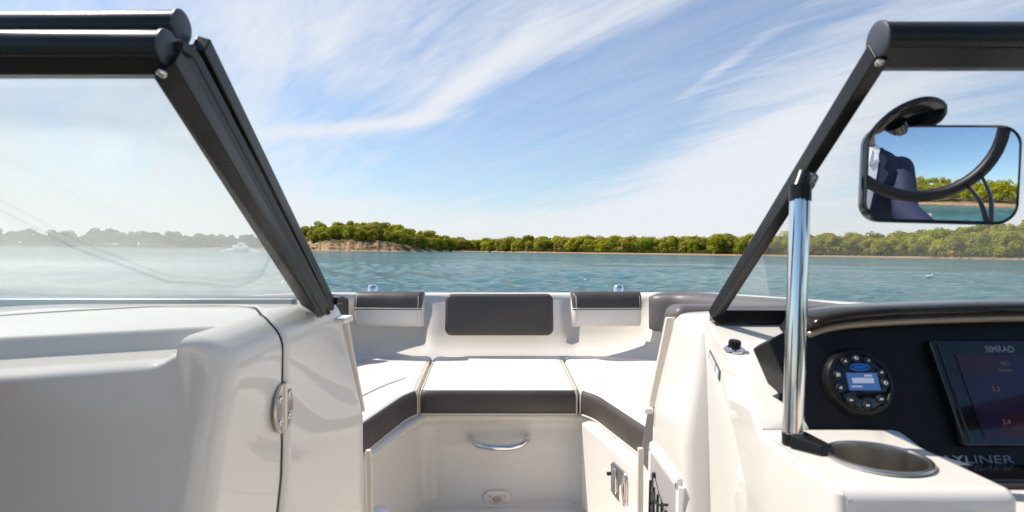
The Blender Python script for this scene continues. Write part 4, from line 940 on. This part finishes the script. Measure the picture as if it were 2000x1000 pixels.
th_ = np.radians(np.concatenate([fr, bk])); rr = np.concatenate([np.geomspace(1.0, 5.0, 12)[:-1], np.geomspace(5.0, 130, 300), np.geomspace(140, 6000, 30)])
TH_, RR = np.meshgrid(th_, rr); Xw, Yw = RR*np.sin(TH_), RR*np.cos(TH_); Zw = np.zeros_like(Xw); dX = np.zeros_like(Xw); dY = np.zeros_like(Xw)
cell = np.maximum(RR*np.radians(100/900), RR*(math.log(130/5)/300))
wind = math.radians(205)
for k in range(60):
    lam = float(np.exp(RNG.uniform(math.log(.28), math.log(3.2)))); ang = wind+RNG.normal(0, .55); kk = 2*math.pi/lam
    amp = .0125*lam**.85*RNG.uniform(.5, 1.2)*.85; ph = RNG.uniform(0, 6.28); fade = np.clip((lam/cell-2.2)/3., 0, 1)*np.clip((RR-1.5)/2., 0, 1)
    grp = .55+.45*np.sin(Xw*kk*.13*math.cos(ang+1.2)+Yw*kk*.13*math.sin(ang+1.2)+ph*2)
    p = kk*(Xw*math.cos(ang)+Yw*math.sin(ang))+ph; Zw += amp*fade*grp*np.sin(p); dX += -.75*amp*fade*grp*np.cos(p)*math.cos(ang)*-1; dY += .75*amp*fade*grp*np.cos(p)*math.sin(ang)
Xw = Xw+dX; Yw = Yw+dY
nr, nc = RR.shape; co = np.stack([Xw, Yw, Zw+WL], -1).reshape(-1, 3)
ii = np.arange(nr-1)[:, None]*nc; jj = np.arange(nc)[None, :]; j2 = (jj+1) % nc
quads = np.stack([ii+jj, ii+j2, ii+nc+j2, ii+nc+jj], -1).reshape(-1, 4)
me = bpy.data.meshes.new('water'); me.vertices.add(len(co)); me.vertices.foreach_set('co', co.ravel()); me.loops.add(quads.size); me.loops.foreach_set('vertex_index', quads.ravel().astype(np.int32))
me.polygons.add(len(quads)); me.polygons.foreach_set('loop_start', np.arange(0, quads.size, 4, dtype=np.int32)); me.update(calc_edges=True); me.validate()
me.polygons.foreach_set('use_smooth', np.ones(len(me.polygons), dtype=bool)); me.materials.append(watermat())
if me.polygons[5000].normal.z < 0: me.flip_normals()
o = bpy.data.objects.new('water', me); COL.objects.link(o); tag(o, 'rippled teal water of the bay', kind='structure')
# ---- foliage
def leafmat(name, cols, var=.35):
    m, nt, out = newmat(name); L = nt.links.new
    oi = N(nt, 'ShaderNodeObjectInfo'); geo = N(nt, 'ShaderNodeNewGeometry')
    r = N(nt, 'ShaderNodeValToRGB'); el = r.color_ramp.elements
    while len(el) < len(cols): el.new(.5)
    for i, c in enumerate(cols): el[i].position = i/(len(cols)-1); el[i].color = (*c, 1)
    L(oi.outputs['Random'], r.inputs[0])
    n = N(nt, 'ShaderNodeTexNoise', Scale=.45, Detail=3.); L(geo.outputs['Position'], n.inputs['Vector'])
    mr = N(nt, 'ShaderNodeMapRange'); mr.inputs[1].default_value = .3; mr.inputs[2].default_value = .7; mr.inputs[3].default_value = 1-var; mr.inputs[4].default_value = 1+var; L(n.outputs[0], mr.inputs[0])
    v = N(nt, 'ShaderNodeVectorMath', _operation='SCALE'); L(r.outputs[0], v.inputs[0]); L(mr.outputs[0], v.inputs['Scale'])
    d = N(nt, 'ShaderNodeBsdfDiffuse'); t = N(nt, 'ShaderNodeBsdfTranslucent'); L(v.outputs[0], d.inputs[0]); L(v.outputs[0], t.inputs[0])
    mx = N(nt, 'ShaderNodeMixShader', Fac=.42); L(d.outputs[0], mx.inputs[1]); L(t.outputs[0], mx.inputs[2]); L(mx.outputs[0], out.inputs[0]); return m
GREENS = [(.42,.39,.036),(.29,.34,.036),(.47,.41,.045),(.27,.27,.04),(.43,.43,.036),(.40,.32,.07),(.35,.38,.036)]
M['leaf'] = leafmat('spring_leaves', GREENS); M['far_leaf'] = leafmat('far_leaves', [(.075,.090,.030),(.085,.10,.03)]); M['shrub'] = leafmat('shrub_leaves', [(.20,.20,.035),(.13,.15,.03)], .5)
M['bark'] = pbr('tree_bark', (.11,.085,.06), .9)
def leaf_cloud(rng, centres, radii, nper, size, squash=.8):
    """many small leaf-clump faces over uneven lobes; returns verts (n*4,3)"""
    out = []
    for c, r in zip(centres, radii):
        n = int(nper*(r/1.3)**1.6); d = rng.normal(size=(n, 3)); d /= np.linalg.norm(d, axis=1)[:, None]
        rad = r*rng.uniform(.88, 1.05, n)[:, None]*(1+.18*np.sin(d[:, :1]*5+c[0])*np.cos(d[:, 1:2]*4+c[1]))
        p = c+d*rad*np.array([1, 1, squash]); nn = d+rng.normal(0, .30, (n, 3))+np.array([-.12, -.15, .45]); nn /= np.linalg.norm(nn, axis=1)[:, None]
        a = np.cross(nn, rng.normal(size=(n, 3))); a /= np.linalg.norm(a, axis=1)[:, None]; b = np.cross(nn, a)
        s = size*rng.uniform(.6, 1.4, (n, 1)); out.append(np.stack([p-a*s-b*s*.7, p+a*s-b*s*.5, p+a*s*.8+b*s*.8, p-a*s*.7+b*s*.9], 1))
    return np.concatenate(out).reshape(-1, 3)
def mesh_np(name, vs, mat, extra=None):
    """leaf quads, plus an MB of wood as a second material"""
    me = bpy.data.meshes.new(name); q = np.arange(len(vs)).reshape(-1, 4).tolist(); v = vs.tolist(); nq = len(q)
    if extra: o = len(v); v += [tuple(p) for p in extra.v]; q += [tuple(i+o for i in f) for f in extra.f]
    me.from_pydata(v, [], q); me.materials.append(mat); me.materials.append(M['bark'])
    me.polygons.foreach_set('material_index', [0]*nq+[1]*(len(q)-nq)); return me
def tree_mesh(seed, H, W):
    rng = np.random.default_rng(seed); cs, rs = [], []
    n = 22
    for k in range(n):
        a = rng.uniform(0, 6.28); q = rng.uniform(.25, 1.)**.6; z = rng.uniform(.14, .82)*H; env = math.sqrt(max(.2, 1-((z/H-.42)/.55)**2))
        cs.append(np.array([math.cos(a)*q*W*.36*env, math.sin(a)*q*W*.36*env, z])); rs.append(rng.uniform(.14, .23)*W)
    cs.append(np.array([0, 0, H*.80])); rs.append(.24*W)
    w = MB(); w.tube(smooth_path([(0,0,-1.5),(.05,.05,H*.3),(.1,-.1,H*.7)], 3), [.26,.24,.22,.19,.16,.12,.08], 6)
    for k in range(5): w.tube([(0,0,H*(.25+.07*k)), tuple(cs[k*2]*.6+np.array([0,0,H*.2])), tuple(cs[k*2])], [.12,.08,.03], 5)
    return mesh_np('broadleaf_tree', leaf_cloud(rng, cs, rs, 135, .22), M['leaf'], w)
TREES = [tree_mesh(100+k, 7.2+.5*(k % 4), 8.4+.7*((k*7) % 5)) for k in range(9)]
rng = np.random.default_rng(11)
def tree_label(t, s):
    if t < th_of(870): return ('spring green broadleaf tree of the wooded headland above the eroded sandy bluff', 'trees on the bluff headland')
    if t < th_of(985): return ('distant broadleaf tree of the low dip between headland and long beach', 'trees in the dip behind the beach')
    if t < th_of(1500): return ('rounded yellow green broadleaf tree behind the long narrow beach in mid view', 'trees along the long beach')
    return ('broadleaf tree on the rising shore seen through the helm windscreen', 'trees seen through the helm windscreen')
count = 0; first = True; cand = []
for s, gap in ((15,6.3),(22,7.0),(31,7.5),(42,8.5),(56,10)):
    t = th_of(560)+rng.uniform(0, .8)
    while t < th_of(2040):
        cand.append((t, s)); t += math.degrees(gap*rng.uniform(.8, 1.2)/(rho(t)+s))*(1 if s < 50 else 1.1)
for t, s in cand:
    if count >= 296: break
    head = th_of(570) < t < th_of(810); s2 = s+rng.uniform(-2.5, 2.5)+(4.5 if head else 0)
    if s < 18 and rng.random() < .04: continue
    o = bpy.data.objects.new('broadleaf_tree', TREES[rng.integers(len(TREES))]); COL.objects.link(o)
    o.location = shorept(t+rng.uniform(-.2, .2), s2, -.3); f = (rng.uniform(.84, 1.12)+(.16 if rng.random() < .1 else 0))*(.85 if head else 1.0); o.scale = (f*rng.uniform(.9, 1.15), f*rng.uniform(.9, 1.15), f*rng.uniform(.86, 1.1)); o.rotation_euler = (0, 0, rng.uniform(0, 6.28))
    l, g = tree_label(t, s); tag(o, l, 'tree', g); count += 1
# ---- far woods as masses: behind the first rows, the distant port shore, and the shore astern
def mass(name, label, spans, mat, nper, size, hs=(6.0, 9.5), step=5.5):
    r = np.random.default_rng(hash(label) % 9999 if False else len(label)*37); parts = []
    for t0, t1, rows_ in spans:
        for s in rows_:
            t = t0
            while t < t1:
                p = shorept(t, s+r.uniform(-3, 3)); H = r.uniform(*hs); W = H*r.uniform(.7, .95); n = 5
                cs = [np.array([p.x+r.normal(0, W*.22), p.y+r.normal(0, W*.22), p.z+H*r.uniform(.25, .82)]) for _ in range(n)]
                parts.append(leaf_cloud(r, cs, [W*r.uniform(.22, .34) for _ in range(n)], nper, size)); t += math.degrees(step*r.uniform(.75, 1.25)/(rho(t)+s))
    o = bpy.data.objects.new(name, mesh_np(name, np.concatenate(parts), mat)); COL.objects.link(o); return tag(o, label, 'woods', kind='stuff')
mass('back_woods', 'woods filling the slope behind the nearest trees', [(th_of(585), th_of(2060), (50,66,84))], M['leaf'], 46, .42, (6.5,9), 7.)
mass('far_woods', 'pale distant line of trees on the far port shore', [(th_of(-120), th_of(600), (14,24,40))], M['far_leaf'], 26, .75, (8,16), 6.5)
mass('astern_woods', 'woods on the shore astern, seen in the mirror', [(146, 179.5, (13,18,26,36,48,62))], M['leaf'], 90, .22, (5,7), 4.5)
# undergrowth at the foot of the woods and on the bluff
r = np.random.default_rng(5); parts = []
for s, gap in ((10.5,2.6),(12.5,2.2)):
    t = th_of(575)
    while t < th_of(2060):
        if not (th_of(585) < t < th_of(800)):
            p = shorept(t, s+r.uniform(-1.5, 1.5)); h = r.uniform(.8, 2.3); parts.append(leaf_cloud(r, [np.array([p.x, p.y, p.z+h*.3])], [h], 70, .16, .7))
        t += math.degrees(gap*r.uniform(.6, 1.4)/rho(t))
for k in range(190):
    t = r.uniform(th_of(592), th_of(800)); s = r.uniform(5, 17)
    if noise.noise(Vector((t*1.3, 7, 1))) < -.18: continue
    p = shorept(t, s); h = r.uniform(.4, 1.3); parts.append(leaf_cloud(r, [np.array([p.x, p.y, p.z+h*.2])], [h], 80, .15, .7))
o = bpy.data.objects.new('undergrowth', mesh_np('undergrowth', np.concatenate(parts), M['shrub'])); COL.objects.link(o); tag(o, 'low shrubs at the foot of the woods and on the bluff', 'shrubs', kind='stuff')
# driftwood and weed line on the near starboard beach
M['weed'] = pbr('dry_weed', (.10,.07,.045), .9, var=(2, .4)); mb = MB()
for k in range(90):
    t = r.uniform(th_of(1820), th_of(2040)); p = shorept(t, r.uniform(3, 8), .05); a = r.uniform(0, 6.28); l = r.uniform(.2, 1.0); mb.tube([p, p+Vector((math.cos(a)*l, math.sin(a)*l, r.uniform(0,.15)))], r.uniform(.05,.14), 5)
tag(mb.build('weed_line', M['weed']), 'dark driftwood and weed scattered on the starboard beach', 'driftwood', kind='stuff')
# markers
def worldmesh(mb, name, mats, label, cat, **kw): return tag(mb.build(name, mats, **kw), label, cat)
M['yellow'] = pbr('yellow_paint', (.65,.30,.015), .5); M['wpost'] = pbr('white_paint', (.75,.73,.70), .5); M['pole'] = pbr('grey_pole', (.30,.29,.27), .6)
p = shorept(th_of(1860), 7.5); mb = MB(); mb.lathe([(.08,0),(.08,2.0)], p, (0,0,1), 10, cap1=True); mb.lathe([(.02,1.3),(.42,1.5),(.58,1.9),(.42,2.3),(.02,2.5)], p, (0,0,1), 16)
worldmesh(mb, 'shore_marker', M['yellow'], 'round yellow marker on a post above the starboard beach', 'marker', origin=None)
p = shorept(th_of(1027), 2.); mb = MB(); mb.lathe([(.22,-.3),(.22,1.5),(.10,1.8),(0,1.85)], p, (0,0,1), 12); worldmesh(mb, 'beach_post', M['wpost'], 'white post at the waterline of the long beach', 'post')
p = shorept(th_of(1326), 11.); mb = MB(); mb.lathe([(.09,-.3),(.07,4.8)], p, (0,0,1), 8, cap1=True); mb.box(p.x-.35,p.x+.35,p.y-.05,p.y+.05,p.z+4.5,p.z+4.62); worldmesh(mb, 'beach_pole', M['pole'], 'tall thin grey pole standing in front of the woods behind the beach', 'pole')
# spray plume far to port
M['spray'] = leafmat('white_spray', [(.88,.90,.92),(.88,.90,.92)], .02); r = np.random.default_rng(8); parts = []
d0 = pix_dir(470, 487); D0 = 180/ d0.y; bx, by = d0.x*D0, d0.y*D0
for k in range(260):
    u = r.uniform(-1, 1); h = 3.6*(1-abs(u))**1.6*r.uniform(.02, 1)**1.4; c = np.array([bx+u*5.5, by+r.normal(0, .8), WL+h]); parts.append(leaf_cloud(r, [c], [r.uniform(.2, .55)], 420, .07, .7))
me = mesh_np('spray_plume', np.concatenate(parts), M['spray']); o = bpy.data.objects.new('spray_plume', me); COL.objects.link(o); tag(o, 'white plume of spray on the water far to port', 'spray', kind='stuff')
# a small gull on the water to starboard
g0 = pix_dir(1815, 543); k = WL/g0.z; gp = Vector(g0)*k; gp.z = WL+.02; mb = MB()
mb.lathe([(0,-.20),(.05,-.17),(.085,-.06),(.09,.05),(.06,.15),(.02,.22),(0,.24)], gp+Vector((0,0,.06)), (-.9,.1,.12), 14); mb.lathe([(0,-.05),(.045,-.02),(.05,.02),(0,.06)], gp+Vector((.16,-.02,.19)), (.8,0,.2), 12); mb.tube([gp+Vector((.11,-.01,.1)), gp+Vector((.16,-.02,.18))], .035, 8); mb.tube([gp+Vector((.20,-.02,.19)), gp+Vector((.25,-.025,.18))], [.014,.004], 6)
worldmesh(mb, 'gull', M['wpost'], 'small white gull floating on the water to starboard', 'bird')
# ---- sky
w = bpy.data.worlds.new('World'); SC.world = w; w.use_nodes = True; nt = w.node_tree; nt.nodes.clear(); L = nt.links.new
def V(x): return x
def mth(op, a, b=None, c=None):
    n = nt.nodes.new('ShaderNodeMath'); n.operation = op
    for i, v in enumerate((a, b, c)):
        if v is None: continue
        if isinstance(v, (int, float)): n.inputs[i].default_value = float(v)
        else: L(v, n.inputs[i])
    return n.outputs[0]
def mrange(x, a, b, c=0., d=1., smooth=True):
    n = nt.nodes.new('ShaderNodeMapRange'); n.interpolation_type = 'SMOOTHSTEP' if smooth else 'LINEAR'
    for i, v in enumerate((a, b, c, d)): n.inputs[i+1].default_value = v
    L(x, n.inputs[0]); return n.outputs[0]
out = nt.nodes.new('ShaderNodeOutputWorld'); bg = nt.nodes.new('ShaderNodeBackground'); L(bg.outputs[0], out.inputs[0]); bg.inputs[1].default_value = .098
sky = nt.nodes.new('ShaderNodeTexSky'); sky.sky_type = 'NISHITA'; sky.sun_disc = False; sky.sun_elevation = math.radians(SUN_EL); sky.sun_rotation = math.radians(SUN_AZ); sky.air_density = 1.0; sky.dust_density = .6; sky.ozone_density = 1.2
tc = nt.nodes.new('ShaderNodeTexCoord'); sp = nt.nodes.new('ShaderNodeSeparateXYZ'); L(tc.outputs['Generated'], sp.inputs[0]); dx, dy, dz = sp.outputs
az = mth('ARCTAN2', dx, dy); el = mth('ARCSINE', dz)
den = mth('ADD', mth('MAXIMUM', dz, 0.), .16); cx_, cy_ = mth('DIVIDE', dx, den), mth('DIVIDE', dy, den)
def comb(x, y, z=0.):
    n = nt.nodes.new('ShaderNodeCombineXYZ')
    for i, v in enumerate((x, y, z)):
        if isinstance(v, (int, float)): n.inputs[i].default_value = v
        else: L(v, n.inputs[i])
    return n.outputs[0]
def nz(vec, scale, detail=6., rough=.55, dist=0.):
    n = nt.nodes.new('ShaderNodeTexNoise'); n.inputs['Scale'].default_value = scale; n.inputs['Detail'].default_value = detail; n.inputs['Roughness'].default_value = rough; n.inputs['Distortion'].default_value = dist; L(vec, n.inputs['Vector']); return n.outputs[0]
def rot(ax, ay, ang, sx, sy, off=0.):
    c, s = math.cos(ang), math.sin(ang)
    return comb(mth('MULTIPLY', mth('ADD', mth('MULTIPLY', ax, c), mth('MULTIPLY', ay, s)), sx), mth('MULTIPLY', mth('SUBTRACT', mth('MULTIPLY', ay, c), mth('MULTIPLY', ax, s)), sy), off)
# streaky high cloud on a flat sheet overhead, drawn out along the wind
big = nz(rot(cx_, cy_, math.radians(-48), .35, .9, 3.1), 1.0, 5., .55, .6)
fine = nz(rot(cx_, cy_, math.radians(-52), .9, 4.2, 1.7), 1.5, 9., .62, .8)
wisp = nz(rot(cx_, cy_, math.radians(-40), 1.6, 9., 8.3), 1.6, 8., .65, 1.2)
def bank(px, py, rx, ry, ang, amp):
    """a bank (amp>0) or a gap (amp<0) in the cloud sheet in one direction of the sky"""
    d = pix_dir(px, py); a0 = math.atan2(d.x, d.y); e0 = math.asin(d.z); a = math.radians(ang)
    u = mth('SUBTRACT', az, a0); v = mth('SUBTRACT', el, e0); c, s = math.cos(a), math.sin(a)
    p = mth('DIVIDE', mth('ADD', mth('MULTIPLY', u, c), mth('MULTIPLY', v, s)), rx/F); q = mth('DIVIDE', mth('SUBTRACT', mth('MULTIPLY', v, c), mth('MULTIPLY', u, s)), ry/F)
    g = mth('POWER', 2.718, mth('MULTIPLY', mth('ADD', mth('MULTIPLY', p, p), mth('MULTIPLY', q, q)), -1.)); return mth('MULTIPLY', g, amp)
tot = None
for b in BANKS:
    v = bank(*b); tot = v if tot is None else mth('ADD', tot, v)
dens_ = mth('ADD', mth('ADD', mth('MULTIPLY', mth('SUBTRACT', big, .5), 1.1), mth('MULTIPLY', mth('SUBTRACT', fine, .5), .85)), mth('MULTIPLY', mth('SUBTRACT', wisp, .5), .35))
dens_ = mth('ADD', mth('ADD', dens_, tot), .40)
dens_ = mth('ADD', dens_, mrange(el, .20, -.02, 0, .22))
dens_ = mth('SUBTRACT', dens_, mrange(dy, .15, -.45, 0, .42))
cov = mrange(dens_, .0, 1.05)
cov = mth('MAXIMUM', cov, mth('MULTIPLY', mrange(dy, -.3, .3), mth('MULTIPLY', fine, .5)))
cov = mth('MULTIPLY', cov, .93)
mx = nt.nodes.new('ShaderNodeMix'); mx.data_type = 'RGBA'; L(cov, mx.inputs['Factor']); mx.inputs['B'].default_value = CLOUD
tint = nt.nodes.new('ShaderNodeMix'); tint.data_type = 'RGBA'; tint.blend_type = 'MULTIPLY'; tint.inputs['Factor'].default_value = 1.; L(sky.outputs[0], tint.inputs['A']); tint.inputs['B'].default_value = SKYTINT
L(tint.outputs['Result'], mx.inputs['A']); L(mx.outputs['Result'], bg.inputs[0])
# ---- sun, camera, view
sl = bpy.data.lights.new('sun', 'SUN'); sl.energy = SUN_E; sl.angle = math.radians(.53); sl.color = (1, .94, .85); so = bpy.data.objects.new('sun', sl); COL.objects.link(so)
sd = Vector((math.sin(math.radians(SUN_AZ))*math.cos(math.radians(SUN_EL)), math.cos(math.radians(SUN_AZ))*math.cos(math.radians(SUN_EL)), math.sin(math.radians(SUN_EL))))
so.rotation_euler = sd.to_track_quat('Z', 'Y').to_euler(); so.location = sd*50
cam = bpy.data.cameras.new('camera'); cam.sensor_width = 36; cam.lens = 36*F/2000; cam.clip_start = .02; cam.clip_end = 20000
cam.dof.use_dof = True; cam.dof.focus_distance = 4.0; cam.dof.aperture_fstop = 9.
co_ = bpy.data.objects.new('camera', cam); COL.objects.link(co_); co_.matrix_world = R4 @ Matrix.Rotation(math.radians(90), 4, 'X'); SC.camera = co_
vs = SC.view_settings; vs.view_transform = 'Standard'; vs.look = 'None'; vs.gamma = 1; vs.exposure = EXPO
SC.cycles.max_bounces = 12; SC.cycles.transparent_max_bounces = 24; SC.cycles.glossy_bounces = 6; SC.cycles.sample_clamp_indirect = 1.6
